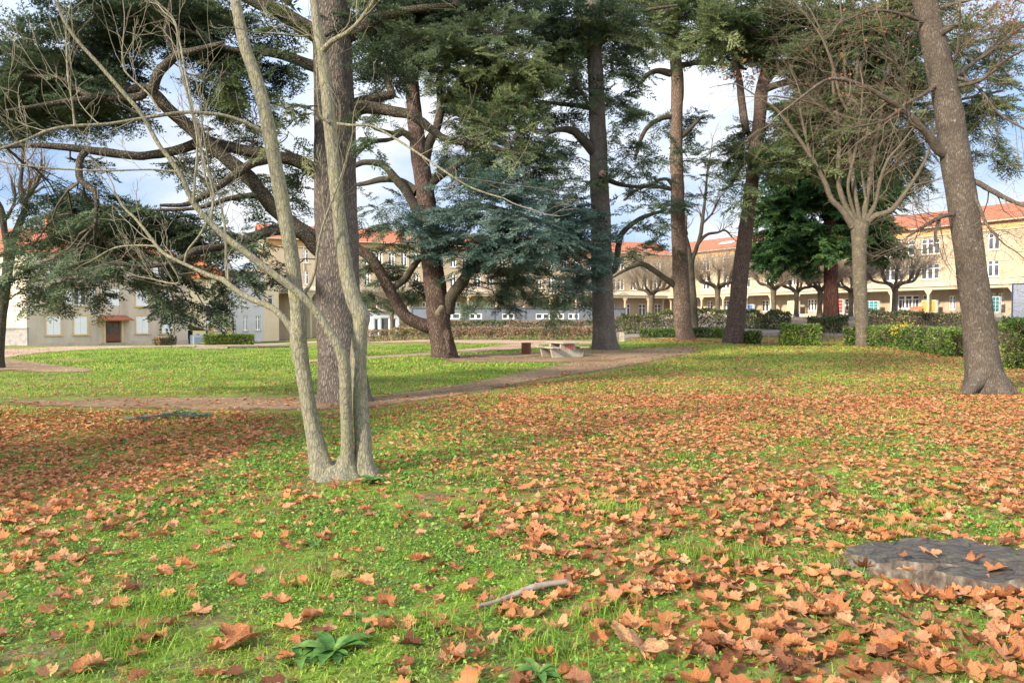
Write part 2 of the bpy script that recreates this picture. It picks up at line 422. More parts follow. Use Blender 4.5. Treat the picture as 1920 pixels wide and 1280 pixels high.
def axis(lo, hi, dense_lo, dense_hi, step, growf=1.18):
    a = list(np.arange(dense_lo, dense_hi, step)); s = step
    while a[-1] < hi: s *= growf; a.append(a[-1] + s)
    s = step
    while a[0] > lo: s *= growf; a.insert(0, a[0] - s)
    return np.array(a)
gx = axis(-900, 900, -30, 34, .3); gy = axis(-120, 1500, 0, 66, .3)
X, Y = np.meshgrid(gx, gy)
Z = ter(X, Y)
nx, ny = len(gx), len(gy)
i = np.arange(ny - 1)[:, None] * nx + np.arange(nx - 1)[None]
gmb = MB(); gmb.add(np.stack([X, Y, Z], -1), np.stack([i, i + 1, i + nx + 1, i + nx], -1).reshape(-1, 4), np.where(Y.ravel() < 80, litw(X.ravel(), Y.ravel()), .15))
m, nt, b = newmat('lawn')
v = coords(nt)
n1 = noise_node(nt, .35, 6, .6, v); n2 = noise_node(nt, 5., 8, .7, v)
g1 = ramp(nt, [(.035, .065, .013), (.095, .17, .025), (.20, .30, .045)], [.33, .5, .68]); nt.links.new(n2.outputs[0], g1.inputs[0])
g2 = ramp(nt, [(.13, .17, .03), (.21, .32, .04)], [.38, .6]); nt.links.new(n1.outputs[0], g2.inputs[0])
gc = mixc(nt, .5, g1.outputs[0], g2.outputs[0])
so = ramp(nt, [(.085, .062, .036), (.17, .13, .075)], [.3, .7]); nt.links.new(n2.outputs[0], so.inputs[0])
n3 = noise_node(nt, 1.7, 6, .7, v); sm = ramp(nt, [(0, 0, 0), (1, 1, 1)], [.44, .62]); nt.links.new(n3.outputs[0], sm.inputs[0])
a = nt.nodes.new('ShaderNodeAttribute'); a.attribute_name = 'tint'
gc = mixc(nt, sm.outputs[0], gc, so.outputs[0])
vo = nt.nodes.new('ShaderNodeTexVoronoi'); vo.inputs['Scale'].default_value = 19.; nt.links.new(v, vo.inputs['Vector'])
sep = nt.nodes.new('ShaderNodeSeparateColor'); nt.links.new(vo.outputs['Color'], sep.inputs[0])
lc = ramp(nt, [tuple(.6 * q for q in c_) for c_ in LEAFC]); nt.links.new(sep.outputs[0], lc.inputs[0])
lt = nt.nodes.new('ShaderNodeMath'); lt.operation = 'MULTIPLY'; lt.inputs[1].default_value = .6; nt.links.new(a.outputs['Fac'], lt.inputs[0])
ls = nt.nodes.new('ShaderNodeMath'); ls.operation = 'LESS_THAN'; nt.links.new(sep.outputs[1], ls.inputs[0]); nt.links.new(lt.outputs[0], ls.inputs[1])
gc = mixc(nt, ls.outputs[0], gc, lc.outputs[0])
nt.links.new(gc, b.inputs['Base Color']); b.inputs['Roughness'].default_value = .95; b.inputs['Specular IOR Level'].default_value = .1
bump(nt, b, n2.outputs[0], .8, .05)
M['lawn'] = m
tag(gmb.build('ground', M['lawn'], smooth=True), kind='structure')

# trodden and gravel paths: sheets lying on the ground with frayed edges
def pathmat(name, cols, scale, fray=.5):
    m, nt, b = newmat(name)
    v = coords(nt); n = noise_node(nt, scale, 9, .7, v); r = ramp(nt, cols, list(np.linspace(.3, .7, len(cols)))); nt.links.new(n.outputs[0], r.inputs[0])
    nb_ = noise_node(nt, .45, 4, .6, v); rb = ramp(nt, [(.72, .70, .66), (1.15, 1.13, 1.1)], [.35, .65]); nt.links.new(nb_.outputs[0], rb.inputs[0])
    nt.links.new(mixc(nt, 1., r.outputs[0], rb.outputs[0], 'MULTIPLY'), b.inputs['Base Color']); b.inputs['Roughness'].default_value = .95; b.inputs['Specular IOR Level'].default_value = .1
    bump(nt, b, n.outputs[0], .6, .02)
    at = nt.nodes.new('ShaderNodeAttribute'); at.attribute_name = 'tint'
    e0 = noise_node(nt, 1.3, 9, .8, v); e = ramp(nt, [(0, 0, 0), (1, 1, 1)], [.25, .75]); nt.links.new(e0.outputs[0], e.inputs[0])
    ad = nt.nodes.new('ShaderNodeMath'); ad.operation = 'MULTIPLY_ADD'; ad.inputs[1].default_value = 1.6
    nt.links.new(at.outputs['Fac'], ad.inputs[0]); nt.links.new(e.outputs[0], ad.inputs[2])
    th = ramp(nt, [(0, 0, 0), (1, 1, 1)], [.72, 1.08]); nt.links.new(ad.outputs[0], th.inputs[0])
    tr = nt.nodes.new('ShaderNodeBsdfTransparent'); s = nt.nodes.new('ShaderNodeMixShader')
    nt.links.new(th.outputs[0], s.inputs[0]); nt.links.new(tr.outputs[0], s.inputs[1]); nt.links.new(b.outputs[0], s.inputs[2])
    nt.links.new(s.outputs[0], nt.nodes['Material Output'].inputs['Surface'])
    return m
M['dirt'] = pathmat('trodden_earth', [(.11, .072, .044), (.215, .15, .098), (.33, .24, .165)], 7.)
M['gravel'] = pathmat('pinkish_gravel', [(.25, .17, .125), (.34, .245, .185), (.41, .31, .24)], 6.)
M['asphalt'] = pathmat('old_asphalt', [(.13, .112, .10), (.175, .155, .14), (.22, .20, .18)], 4.)
PATHPOLY = []
def path(name, mat, upper, lower, nu=90, nv=9, lift=.008, keep=True):
    U = np.asarray(upper, float); W = np.asarray(lower, float)
    t = np.linspace(0, 1, nu)
    def res(Q):
        s = np.concatenate([[0], np.cumsum(np.linalg.norm(np.diff(Q, axis=0), axis=1))]); s /= s[-1]
        return np.stack([np.interp(t, s, Q[:, 0]), np.interp(t, s, Q[:, 1])], -1)
    A = G(*U.T); B = G(*W.T)
    A = res(A[:, :2]); B = res(B[:, :2])
    w = np.linspace(0, 1, nv)[None, :, None]
    Q = A[:, None] * (1 - w) + B[:, None] * w
    z = ter(Q[..., 0], Q[..., 1]) + lift + .0002 * Q[..., 1]
    e = np.minimum(1, 2.4 * np.minimum(w[..., 0], 1 - w[..., 0])) * np.minimum(1, 12 * np.minimum(t, 1 - t))[:, None]
    i = np.arange(nu - 1)[:, None] * nv + np.arange(nv - 1)[None]
    mb = MB(); mb.add(np.concatenate([Q, z[..., None]], -1), np.stack([i, i + 1, i + nv + 1, i + nv], -1).reshape(-1, 4), e.ravel())
    if keep: PATHPOLY.append((A, B))
    return tag(mb.build(name, M[mat], smooth=True), kind='structure')
path('dirt_path', 'dirt', [(-60, 753), (40, 748), (200, 746), (400, 743), (590, 744), (700, 743), (800, 730), (900, 713), (1000, 692), (1110, 670), (1200, 654), (1310, 648)],
     [(-60, 760), (40, 761), (200, 768), (400, 771), (590, 772), (700, 765), (800, 752), (900, 737), (1000, 717), (1110, 700), (1200, 685), (1310, 662)], 140)
path('dirt_patch', 'dirt', [(830, 670), (900, 663), (980, 660), (1060, 655), (1150, 655), (1260, 650)], [(830, 682), (900, 681), (980, 682), (1060, 682), (1150, 678), (1260, 664)], 70, lift=.012)
path('gravel_path', 'gravel', [(560, 640), (700, 637.5), (850, 637.5), (1000, 637), (1160, 637)], [(560, 644), (700, 643), (850, 643), (1000, 647), (1160, 648)], 60, lift=.010)
path('gravel_path', 'gravel', [(560, 676), (690, 668), (800, 660), (900, 652), (960, 645), (1010, 644)], [(560, 681), (690, 673.5), (800, 667), (900, 661), (975, 656), (1040, 652)], 60, lift=.013)
path('gravel_path', 'gravel', [(-80, 655), (60, 651), (150, 649.5), (330, 647), (560, 641)], [(-80, 700), (20, 672), (100, 660), (200, 655), (330, 651), (560, 644)], 70, lift=.010)
path('dirt_patch', 'dirt', [(-40, 672), (30, 672), (80, 680), (140, 688), (175, 693)], [(-40, 700), (30, 699), (80, 700), (140, 699), (175, 697)], 40, lift=.013)
path('dirt_patch', 'dirt', [(100, 673), (140, 671), (190, 674)], [(100, 679), (140, 680), (190, 679)], 24, lift=.012)
# the courtyard of the school behind the hedges
cu = np.linspace(0, 1, 60); cv = np.linspace(0, 1, 40)
U_, V_ = np.meshgrid(cu, cv)
yl = 54 - 20 * ss(.25, 1, U_); yv = yl + (150 - yl) * V_
xl = .12 * yv; xr = 26 + .62 * yv
xv = xl + (xr - xl) * U_
e = np.minimum(1, 14 * np.minimum(np.minimum(U_, 1 - U_), np.minimum(V_, 1 - V_)))
i = np.arange(39)[:, None] * 60 + np.arange(59)[None]
mb = MB(); mb.add(np.stack([xv, yv, ter(xv, yv) + .03], -1), np.stack([i, i + 1, i + 61, i + 60], -1).reshape(-1, 4), e.ravel())
tag(mb.build('courtyard', M['asphalt'], smooth=True), kind='structure')

# ------------------------------------------------------------------ buildings
M['wall_cream'] = simple('school_render', [(.28, .215, .14), (.36, .29, .20), (.425, .345, .245)], .9, .9, (1, 1, .3), bmp=.15, pos=[.25, .45, .65])
M['wall_tan'] = simple('school_frieze', [(.46, .25, .10), (.53, .305, .13)], .6, .9, bmp=.15)
M['trim_pale'] = flat('pale_trim', (.46, .38, .26))
M['white'] = flat('white_paint', (.82, .82, .80), .5)
M['stone_tan'] = simple('dressed_stone', [(.52, .36, .17), (.62, .45, .24)], 1.5, .9)
M['render_grey'] = simple('house_render', [(.33, .27, .205), (.47, .395, .315), (.54, .465, .38)], .8, .9, (1, 1, .3), bmp=.2, pos=[.25, .45, .65])
M['render_pink'] = simple('house_plinth', [(.44, .33, .26), (.52, .42, .35), (.40, .34, .30)], .8, .9)
M['yellow'] = simple('yellow_render', [(.74, .63, .40), (.82, .71, .48)], .7, .9)
M['bluegrey'] = simple('grey_render', [(.50, .49, .50), (.58, .57, .58)], .7, .9)
M['beige'] = simple('beige_render', [(.62, .50, .34), (.70, .57, .40)], .7, .9)
M['cabin'] = flat('cabin_panel', (.15, .165, .205), .6)
M['cabin_edge'] = flat('cabin_edge', (.09, .10, .13), .6)
M['canopy'] = simple('canopy_roof', [(.36, .31, .24), (.46, .40, .31)], 1.2, .9)
M['stone'] = simple('rubble_stone', [(.22, .21, .22), (.36, .33, .31), (.44, .40, .36)], 2.2, .95, bmp=.8, bd=.05)
M['concrete'] = simple('concrete', [(.23, .20, .155), (.32, .285, .23), (.39, .355, .295)], 4, .9, bmp=.3)
M['wood_brown'] = simple('brown_wood', [(.13, .05, .03), (.19, .08, .046)], 4, .7, (4, 4, .6))
M['wood_grey'] = simple('weathered_wood', [(.12, .10, .078), (.20, .17, .138), (.28, .25, .21)], 3, .9, (5, 5, 5))
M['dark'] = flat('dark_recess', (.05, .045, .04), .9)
def tiles(name, cols):
    m, nt, b = newmat(name)
    v = coords(nt)
    n = noise_node(nt, 1.2, 7, .65, v); r = ramp(nt, cols, list(np.linspace(.3, .7, len(cols)))); nt.links.new(n.outputs[0], r.inputs[0])
    br = nt.nodes.new('ShaderNodeTexBrick'); br.inputs['Scale'].default_value = 1.; br.inputs['Brick Width'].default_value = .26; br.inputs['Row Height'].default_value = .34
    br.inputs['Mortar Size'].default_value = .02; br.inputs['Color1'].default_value = (.8, .8, .8, 1); br.inputs['Color2'].default_value = (1.15, 1.12, 1.1, 1); br.inputs['Mortar'].default_value = (.5, .48, .46, 1)
    nt.links.new(v, br.inputs['Vector'])
    nt.links.new(mixc(nt, 1., r.outputs[0], br.outputs[0], 'MULTIPLY'), b.inputs['Base Color']); b.inputs['Roughness'].default_value = .85
    bump(nt, b, br.outputs['Fac'], -.5, .03)
    return m
M['tile'] = tiles('clay_tile', [(.25, .075, .038), (.36, .12, .058), (.30, .095, .047)])
M['tile_orange'] = tiles('orange_tile', [(.45, .125, .045), (.55, .17, .06)])
m, nt, b = newmat('window_glass'); M['glass'] = m
n = noise_node(nt, .5, 3, .5, coords(nt)); r = ramp(nt, [(.025, .032, .042), (.10, .115, .13)], [.35, .65]); nt.links.new(n.outputs[0], r.inputs[0]); nt.links.new(r.outputs[0], b.inputs['Base Color'])
b.inputs['Roughness'].default_value = .12; b.inputs['Specular IOR Level'].default_value = .5
m, nt, b = newmat('white_shutter'); M['shutter'] = m
wv = nt.nodes.new('ShaderNodeTexWave'); wv.bands_direction = 'Z'; wv.inputs['Scale'].default_value = 3.2; wv.inputs['Distortion'].default_value = .2; nt.links.new(coords(nt), wv.inputs['Vector'])
r = ramp(nt, [(.66, .67, .68), (.80, .81, .82)]); nt.links.new(wv.outputs[0], r.inputs[0]); nt.links.new(r.outputs[0], b.inputs['Base Color']); bump(nt, b, wv.outputs[0], .6, .02)

def facade(mb, x0, x1, z0, z1, holes, y=0., depth=.25, mat=0, rmat=0):
    """a wall face in the plane y with real openings and reveals"""
    xs = sorted({x0, x1, *[h[0] for h in holes], *[h[1] for h in holes]}); zs = sorted({z0, z1, *[h[2] for h in holes], *[h[3] for h in holes]})
    xs = [x for x in xs if x0 <= x <= x1]; zs = [z for z in zs if z0 <= z <= z1]
    for a, b in zip(xs, xs[1:]):
        for c, d in zip(zs, zs[1:]):
            mx_, mz_ = (a + b) / 2, (c + d) / 2
            if any(h[0] < mx_ < h[1] and h[2] < mz_ < h[3] for h in holes): continue
            mb.quad((a, y, c), (b, y, c), (b, y, d), (a, y, d), mat)
    for a, b, c, d in holes:
        q = y + depth
        mb.quad((a, y, c), (a, y, d), (a, q, d), (a, q, c), rmat); mb.quad((b, y, c), (b, q, c), (b, q, d), (b, y, d), rmat)
        mb.quad((a, y, d), (b, y, d), (b, q, d), (a, q, d), rmat); mb.quad((a, y, c), (a, q, c), (b, q, c), (b, y, c), rmat)
WCACHE = {}
def window(parent, x0, x1, z0, z1, leaves=2, transom=.3, y=.14, surround=None, sill=True, name='window', fw=.13):
    """a white framed window set in its opening; glass is a sub-part"""
    w, h = round(x1 - x0, 2), round(z1 - z0, 2); key = (w, h, leaves, transom, sill)
    o = None
    if key not in WCACHE:
        f = MB(); g = MB(); k = MB()
        f.box((0, 0, 0), (fw, .07, h)); f.box((w - fw, 0, 0), (w, .07, h)); f.box((fw, 0, 0), (w - fw, .07, fw)); f.box((fw, 0, h - fw), (w - fw, .07, h))
        zt = h * (1 - transom)
        ztop = h - fw
        if transom: f.box((fw, .002, zt - .05), (w - fw, .068, zt + .05)); ztop = zt - .05
        for c in range(1, leaves):
            xx = w * c / leaves; wd = .12
            f.box((xx - wd, .004, fw), (xx + wd, .066, ztop))
            if transom: f.box((xx - wd, .004, zt + .05), (xx + wd, .066, h - fw))
        for c in range(leaves):                                    # narrow stiles of the casements
            a = fw + c * (w - 2 * fw) / leaves; e2 = fw + (c + 1) * (w - 2 * fw) / leaves
            if (e2 - a) > .9: f.box(((a + e2) / 2 - .05, .006, fw), ((a + e2) / 2 + .05, .064, ztop))
        g.quad((fw * .5, .045, fw * .5), (w - fw * .5, .045, fw * .5), (w - fw * .5, .045, h - fw * .5), (fw * .5, .045, h - fw * .5))
        k.box((-.10, -y - .10, -.14), (w + .10, -y - .003, -.003))
        fo = f.build(name, M['white'], parent); go = g.build('pane', M['glass'], fo)
        if sill: k.build('sill', M['trim_pale'], fo)
        WCACHE[key] = o = fo
    else:
        s = WCACHE[key]; o = s.copy(); COL.objects.link(o); o.parent = parent
        for c in s.children: d = c.copy(); COL.objects.link(d); d.parent = o
    o.location = (x0, y, z0)
    return o
def sx(px, A, dv):
    a = (px - 960) / F
    return (a * A[1] - A[0]) / (dv[0] - a * dv[1])
def gable(mb, x0, x1, y0, y1, ze, zr, over=.6, th=.18, mat=0):
    ym = (y0 + y1) / 2; k = (zr - ze) / (ym - y0)
    for s, yo in ((1, y0 - over), (-1, y1 + over)):
        zo = ze - over * k
        a, b, c, d = (x0 - over, yo, zo), (x1 + over, yo, zo), (x1 + over, ym, zr), (x0 - over, ym, zr)
        V = [a, b, c, d] + [(p[0], p[1], p[2] - th) for p in (a, b, c, d)]
        mb.add(V, [(0, 1, 2, 3), (7, 6, 5, 4), (0, 4, 5, 1), (1, 5, 6, 2), (3, 7, 4, 0)], 0, mat)

def school(name, label, A, B, zb, ends, groups, gf, ze=14.25, zr=16.8, deep=11., skylight=None):
    dv = np.array(B) - np.array(A); Ln = float(np.linalg.norm(dv)); dv /= Ln
    r = thing(name, label, 'building', (A[0], A[1], zb), math.atan2(dv[1], dv[0]))
    o = lambda z: z - zb
    wins = []
    for (p0, p1, n) in groups:
        a, b = sx(p0, A, dv), sx(p1, A, dv)
        if a < .3 or b > Ln - .3: continue
        wins += [(a, b, 10.35, 12.5, n), (a, b, 6.95, 9.1, n)]
    holes = [(round(w[0], 2), round(w[1], 2), o(w[2]), o(w[3])) for w in wins]
    gh = []
    for (p0, p1, z0, z1, n) in gf:
        gh.append((round(sx(p0, A, dv), 2), round(sx(p1, A, dv), 2), o(z0 + .75), o(z1 + .75), n))
    mb = MB()
    facade(mb, 0, Ln, 0, o(12.85), holes + [g[:4] for g in gh])
    mb.quad((0, 0, 0), (0, deep, 0), (0, deep, o(ze)), (0, 0, o(ze))); mb.quad((Ln, 0, 0), (Ln, 0, o(ze)), (Ln, deep, o(ze)), (Ln, deep, 0))
    mb.quad((0, deep, 0), (Ln, deep, 0), (Ln, deep, o(ze)), (0, deep, o(ze)))
    for xe in (0, Ln): mb.add([(xe, 0, o(ze)), (xe, deep, o(ze)), (xe, deep / 2, o(zr) - .2)], [(0, 1, 2)])
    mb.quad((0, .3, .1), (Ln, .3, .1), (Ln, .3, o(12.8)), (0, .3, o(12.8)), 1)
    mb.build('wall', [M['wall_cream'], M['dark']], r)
    fz = MB(); fz.box((0, -.06, o(12.85)), (Ln, .2, o(14.1)))
    fz.build('frieze', M['wall_tan'], r)
    tr = MB(); tr.box((0, -.13, o(12.77)), (Ln, -.0605, o(12.93)))
    for k in range(int(Ln // 5)):                                   # stepped moulding along the frieze
        x = 2.5 + 5 * k; tr.box((x, -.10, o(13.2)), (x + 2.6, -.061, o(13.3))); tr.box((x + 2.6, -.10, o(13.2)), (x + 2.72, -.061, o(13.7))); tr.box((x + 2.72, -.10, o(13.6)), (x + 5, -.061, o(13.7)))
    tr.build('moulding', M['trim_pale'], r)
    rf = MB(); gable(rf, 0, Ln, 0, deep, o(ze), o(zr))
    ro = rf.build('roof', M['tile'], r)
    gt = MB(); tube(gt, [(-.5, -.66, o(ze) - .33), (Ln + .5, -.66, o(ze) - .33)], [.09, .09], 6, 2); gt.build('gutter', M['canopy'], ro)
    if skylight:
        for p in skylight:
            x = sx(p, A, dv); k = (zr - ze) / (deep / 2); sk = MB()
            sk.add([(x, 2., o(ze) + 2 * k + .06), (x + 3.2, 2., o(ze) + 2 * k + .06), (x + 3.2, 3.1, o(ze) + 3.1 * k + .06), (x, 3.1, o(ze) + 3.1 * k + .06)], [(0, 1, 2, 3)])
            sk.build('skylight', M['white'], ro)
    for w in wins: window(r, round(w[0], 2), round(w[1], 2), o(w[2]), o(w[3]), w[4])
    for g in gh: window(r, g[0], g[1], g[2], g[3], g[4], sill=False)
    x = 6.
    dp = MB()
    while x < Ln:                                                   # rainwater pipes
        q = MB(); tube(q, [(x, -.1, o(ze) - .5), (x, -.1, .2)], [.06, .06], 6, 2); q.build('downpipe', M['trim_pale'], r); x += 17
    # gallery along the ground floor
    ca = MB(); y0 = -3.0
    ca.add([(0, -.01, o(6.75)), (Ln, -.01, o(6.75)), (Ln, y0 - .3, o(5.95)), (0, y0 - .3, o(5.95)), (0, -.01, o(6.6)), (Ln, -.01, o(6.6)), (Ln, y0 - .3, o(5.8)), (0, y0 - .3, o(5.8))],
           [(3, 2, 1, 0), (4, 5, 6, 7), (3, 7, 6, 2), (0, 4, 7, 3), (1, 2, 6, 5)])
    for k in range(int(Ln // 6)):
        x = 2 + 6 * k; ca.add([(x, y0 - .29, o(5.97)), (x + 2.4, y0 - .29, o(5.97)), (x + 1.2, y0 - .29, o(6.55)), (x + 1.2, -.5, o(6.7))], [(0, 1, 2), (1, 3, 2), (0, 2, 3)])
    ca.build('gallery_roof', M['canopy'], r)
    be = MB(); be.box((0, y0 - .12, o(5.4)), (Ln, y0 + .12, o(5.78))); be.build('gallery_beam', M['trim_pale'], r)
    x = 1.2
    while x < Ln:
        c = MB(); c.box((x, y0 - .13, .0), (x + .26, y0 + .13, o(5.38))); c.box((x - .06, y0 - .2, .0), (x + .32, y0 + .2, .25))
        for s in (-1, 1): c.add([(x + .13 + s * .13, y0 - .1, o(4.75)), (x + .13 + s * .13, y0 + .1, o(4.75)), (x + .13 + s * .55, y0 + .1, o(5.38)), (x + .13 + s * .55, y0 - .1, o(5.38)), (x + .13 + s * .13, y0 - .1, o(5.38)), (x + .13 + s * .13, y0 + .1, o(5.38))],
                                [(0, 1, 2, 3)]); c.add([(x + .13 + s * .13, y0 - .1, o(4.75)), (x + .13 + s * .55, y0 - .1, o(5.38)), (x + .13 + s * .13, y0 - .1, o(5.38))], [(0, 1, 2)])
        c.build('gallery_column', M['trim_pale'], r); x += 5.2
    pf = MB(); pf.box((0, y0 - .5, 0), (Ln, -.02, o(2.33) if zb > 0 else .35)); pf.build('platform', M['concrete'], r)
    return r, dv, Ln
CR = (31.0, 146.9)
RB = (31 + .505 * 92, 146.9 - .863 * 92)
rw = [(1316, 1329, 2), (1353, 1366.5, 2), (1393, 1405, 2), (1434, 1447, 2), (1474, 1490, 3), (1523, 1539, 2), (1560, 1575, 2), (1600, 1618, 3), (1656, 1688, 3), (1699, 1713, 1), (1724, 1759, 3), (1790, 1805, 1), (1848, 1871, 2), (1915, 1940, 2), (1975, 2010, 3), (2060, 2110, 3)]
rgf = [(1325, 1335, 1.9, 4, 2), (1355, 1366, 1.9, 4, 2), (1427, 1447, 2.0, 3.9, 3), (1480, 1488, 1.9, 3.9, 1), (1513, 1530, 2.0, 3.9, 3), (1583, 1590, 2., 3.9, 1), (1672, 1678, 1.9, 3.7, 1), (1682, 1722, 2.2, 4.1, 3), (1728, 1745, 2.2, 4.1, 1), (1778, 1790, 2., 3.9, 2), (1855, 1866, 2.1, 4.1, 2), (1870, 1881, 2.1, 4.1, 2)]
RW, RDV, RL = school('school_building', 'long cream three storey school wing with orange frieze running toward the right edge', CR, RB, 1.3, 1, rw, rgf, skylight=(1330,))
CA = (31 - .912 * 76, 146.9 - .411 * 76)
cw = [(p, p + 12, 2) for p in range(545, 1150, 23)] + [(1157, 1170, 2), (1182, 1193, 2), (1203, 1214, 2), (1226, 1238, 2), (1249, 1260, 2), (1276, 1287, 2)]
cgf = [(p, p + 13, 1.0, 3.6, 2) for p in range(560, 1280, 29)]
CW, CDV, CL = school('school_building', 'long school wing half hidden behind the cedars, facing the lawn', CA, CR, -2.4, 1, cw, cgf, skylight=(1000,))

def put_on(A, dv, px, off):
    """a point in front of a facade"""
    s = sx(px, A, dv); nrm = np.array([dv[1], -dv[0]]); q = np.array(A) + dv * s + nrm * off
    return q
RZ = math.atan2(RDV[1], RDV[0])
PLZ = 2.35
def locker(px0, px1, h, cols, col, label, cat='locker', name='locker_cabinet', off=2.2, rows=4, z=PLZ):
    q = put_on(CR, RDV, px0, off); q1 = put_on(CR, RDV, px1, off); w = float(np.linalg.norm(q1 - q))
    t = thing(name, label, cat, (q[0], q[1], z), RZ)
    c = MB(); c.box((0, 0, 0), (w, .5, h)); c.build('cabinet', M['white'], t)
    for k in range(cols):
        d = MB(); d.box((w * k / cols + .03, -.03, .08), (w * (k + 1) / cols - .03, -.002, h - .05)); dd = d.build('door', M[col], t)
        hd = MB()
        for j in range(rows): hd.box((w * k / cols + .05, -.04, .1 + (h - .2) * j / rows), (w * (k + 1) / cols - .05, -.0305, .13 + (h - .2) * j / rows))
        hd.build('door_rail', M['white'], dd)
    return t
M['teal'] = flat('teal_paint', (.012, .15, .16)); M['red'] = flat('red_paint', (.62, .035, .02)); M['amber'] = flat('amber_panel', (.48, .25, .06)); M['orange'] = flat('orange_paint', (.55, .12, .05))
M['pale_yellow'] = flat('pale_yellow', (.75, .62, .22)); M['blue'] = flat('blue_paint', (.05, .16, .45))
locker(1640, 1663, 1.75, 3, 'teal', 'wide teal locker cabinet on the gallery left of the big windows')
locker(1587, 1597, 2.1, 1, 'red', 'bright red locker cabinet between the red sequoia trunk and the pollard trunk')
locker(1877, 1890, 2.0, 2, 'teal', 'narrow teal locker cabinet beside the white hoarding')
locker(1745, 1772, 1.7, 2, 'amber', 'amber yellow double cupboard under the gallery', 'cupboard', 'cupboard', rows=1)
locker(1493, 1513, 2.0, 2, 'pale_yellow', 'pale yellow panel cupboard seen behind the pollard row', 'cupboard', 'cupboard', rows=1)
locker(1418, 1428, 1.6, 1, 'blue', 'blue cabinet glimpsed over the dark hedge', 'cabinet', 'cabinet', rows=2)
def bench(px0, px1, label, off=3.2):
    q = put_on(CR, RDV, px0, off); q1 = put_on(CR, RDV, px1, off); w = float(np.linalg.norm(q1 - q))
    t = thing('gallery_bench', label, 'bench', (q[0], q[1], PLZ), RZ, 'orange benches along the school gallery')
    s = MB(); s.box((0, 0, .42), (w, .45, .52)); s.build('seat', M['orange'], t)
    b = MB(); b.box((0, .41, .56), (w, .47, .85)); b.build('backrest', M['orange'], t)
    for x in (.15, w - .3):
        l = MB(); l.box((x, .04, 0), (x + .12, .40, .418)); l.build('leg', M['orange'], t)
bench(1727, 1751, 'orange bench on the gallery beside the amber cupboard')
bench(1853, 1879, 'orange bench on the gallery beside the narrow teal lockers')

# hoarding by the right edge
q = P(1896, 593, 70); q1 = P(1985, 593, 66)
w = float(np.linalg.norm(q1 - q)); zq = float(ter(q[0], q[1]))
t = thing('hoarding', 'tall white hoarding in a blue frame at the right edge', 'hoarding', (q[0], q[1], zq), math.atan2(q1[1] - q[1], q1[0] - q[0]))
h = 3.45
p_ = MB(); p_.box((.14, .02, .3), (w - .14, .10, h - .1)); p_.build('panel', flat('hoarding_panel', (.80, .81, .84)), t)
f_ = MB()
for lo, hi in (((0, 0, 0), (.138, .12, h)), ((w - .138, 0, 0), (w, .12, h)), ((.139, 0, .0), (w - .139, .12, .298)), ((.139, 0, h - .098), (w - .139, .12, h))): f_.box(lo, hi)
f_.build('frame', flat('hoarding_frame', (.12, .15, .30)), t)

# ---- prefab cabins in front of the school
def cabin(px0, px1, d0, d1, label, wins, door=None):
    a = P(px0, 600, d0); b = P(px1, 600, d1); z = float(min(ter(a[0], a[1]), ter(b[0], b[1]))) - .05
    dv = (b - a)[:2]; w = float(np.linalg.norm(dv)); dv /= w
    t = thing('prefab_cabin', label, 'cabin', (a[0], a[1], z), math.atan2(dv[1], dv[0]), 'grey prefabricated classroom cabins')
    h = 2.75 - z
    H = [(round(w * f0, 2), round(w * f1, 2), h - 1.22, h - .52) for f0, f1 in wins]
    m_ = MB(); facade(m_, 0, w, 0, h, H + ([(door[0], door[1], .1, h - .5)] if door else []), 0, .12)
    m_.quad((0, 0, 0), (0, 3, 0), (0, 3, h), (0, 0, h)); m_.quad((w, 0, 0), (w, 0, h), (w, 3, h), (w, 3, 0)); m_.quad((0, 3, 0), (w, 3, 0), (w, 3, h), (0, 3, h)); m_.quad((0, .2, 0), (w, .2, 0), (w, .2, h), (0, .2, h))
    m_.build('wall', M['cabin'], t)
    r_ = MB(); r_.box((-.06, -.08, h), (w + .06, 3.05, h + .16)); r_.build('roof', M['cabin_edge'], t)
    p = MB()
    for x in (-.05, w / 2 - .06, w - .07): p.box((x, -.05, 0), (x + .12, -.002, h - .002))
    p.build('corner_post', M['cabin_edge'], t)
    for x in H: window(t, x[0], x[1], x[2], x[3], 2, 0, y=.04, sill=False)
    if door: window(t, door[0], door[1], .1, h - .5, 2, .2, y=.05, sill=False, name='door')
cabin(772, 868, 83, 84, 'grey cabin glimpsed behind the knotty cedar trunk', [(.62, .95)])
cabin(868, 985, 84, 86, 'grey cabin with two white windows behind the hedge', [(.1, .3), (.62, .82)])
cabin(985, 1172, 86, 89, 'longest grey cabin with white windows left of the middle cedar trunk', [(.1, .24), (.26, .38), (.42, .53), (.72, .8)])
a = P(697, 600, 92); t = thing('entrance_porch', 'pale blue glazed entrance porch behind the low hedge', 'porch', (a[0], a[1], ter(a[0], a[1]) - .1), R(18))
mb = MB(); facade(mb, 0, 3.4, 0, 3.2, [(.3, .9, .3, 2.3), (1.1, 2.2, .05, 2.4), (2.4, 3.1, .3, 2.3)], 0, .15); mb.quad((0, 0, 0), (0, 3, 0), (0, 3, 3.2), (0, 0, 3.2)); mb.quad((3.4, 0, 0), (3.4, 0, 3.2), (3.4, 3, 3.2), (3.4, 3, 0)); mb.quad((0, .4, 0), (3.4, .4, 0), (3.4, .4, 3.2), (0, .4, 3.2))
mb.build('wall', flat('porch_paint', (.50, .53, .60)), t)
mb = MB(); mb.box((-.3, -.4, 3.2), (3.7, 3, 3.42)); mb.build('roof', M['canopy'], t)
for x in ((.3, .9, .3, 2.3), (2.4, 3.1, .3, 2.3)): window(t, *x, 1, 0, sill=False)
window(t, 1.1, 2.2, .05, 2.4, 1, 0, sill=False, name='door')

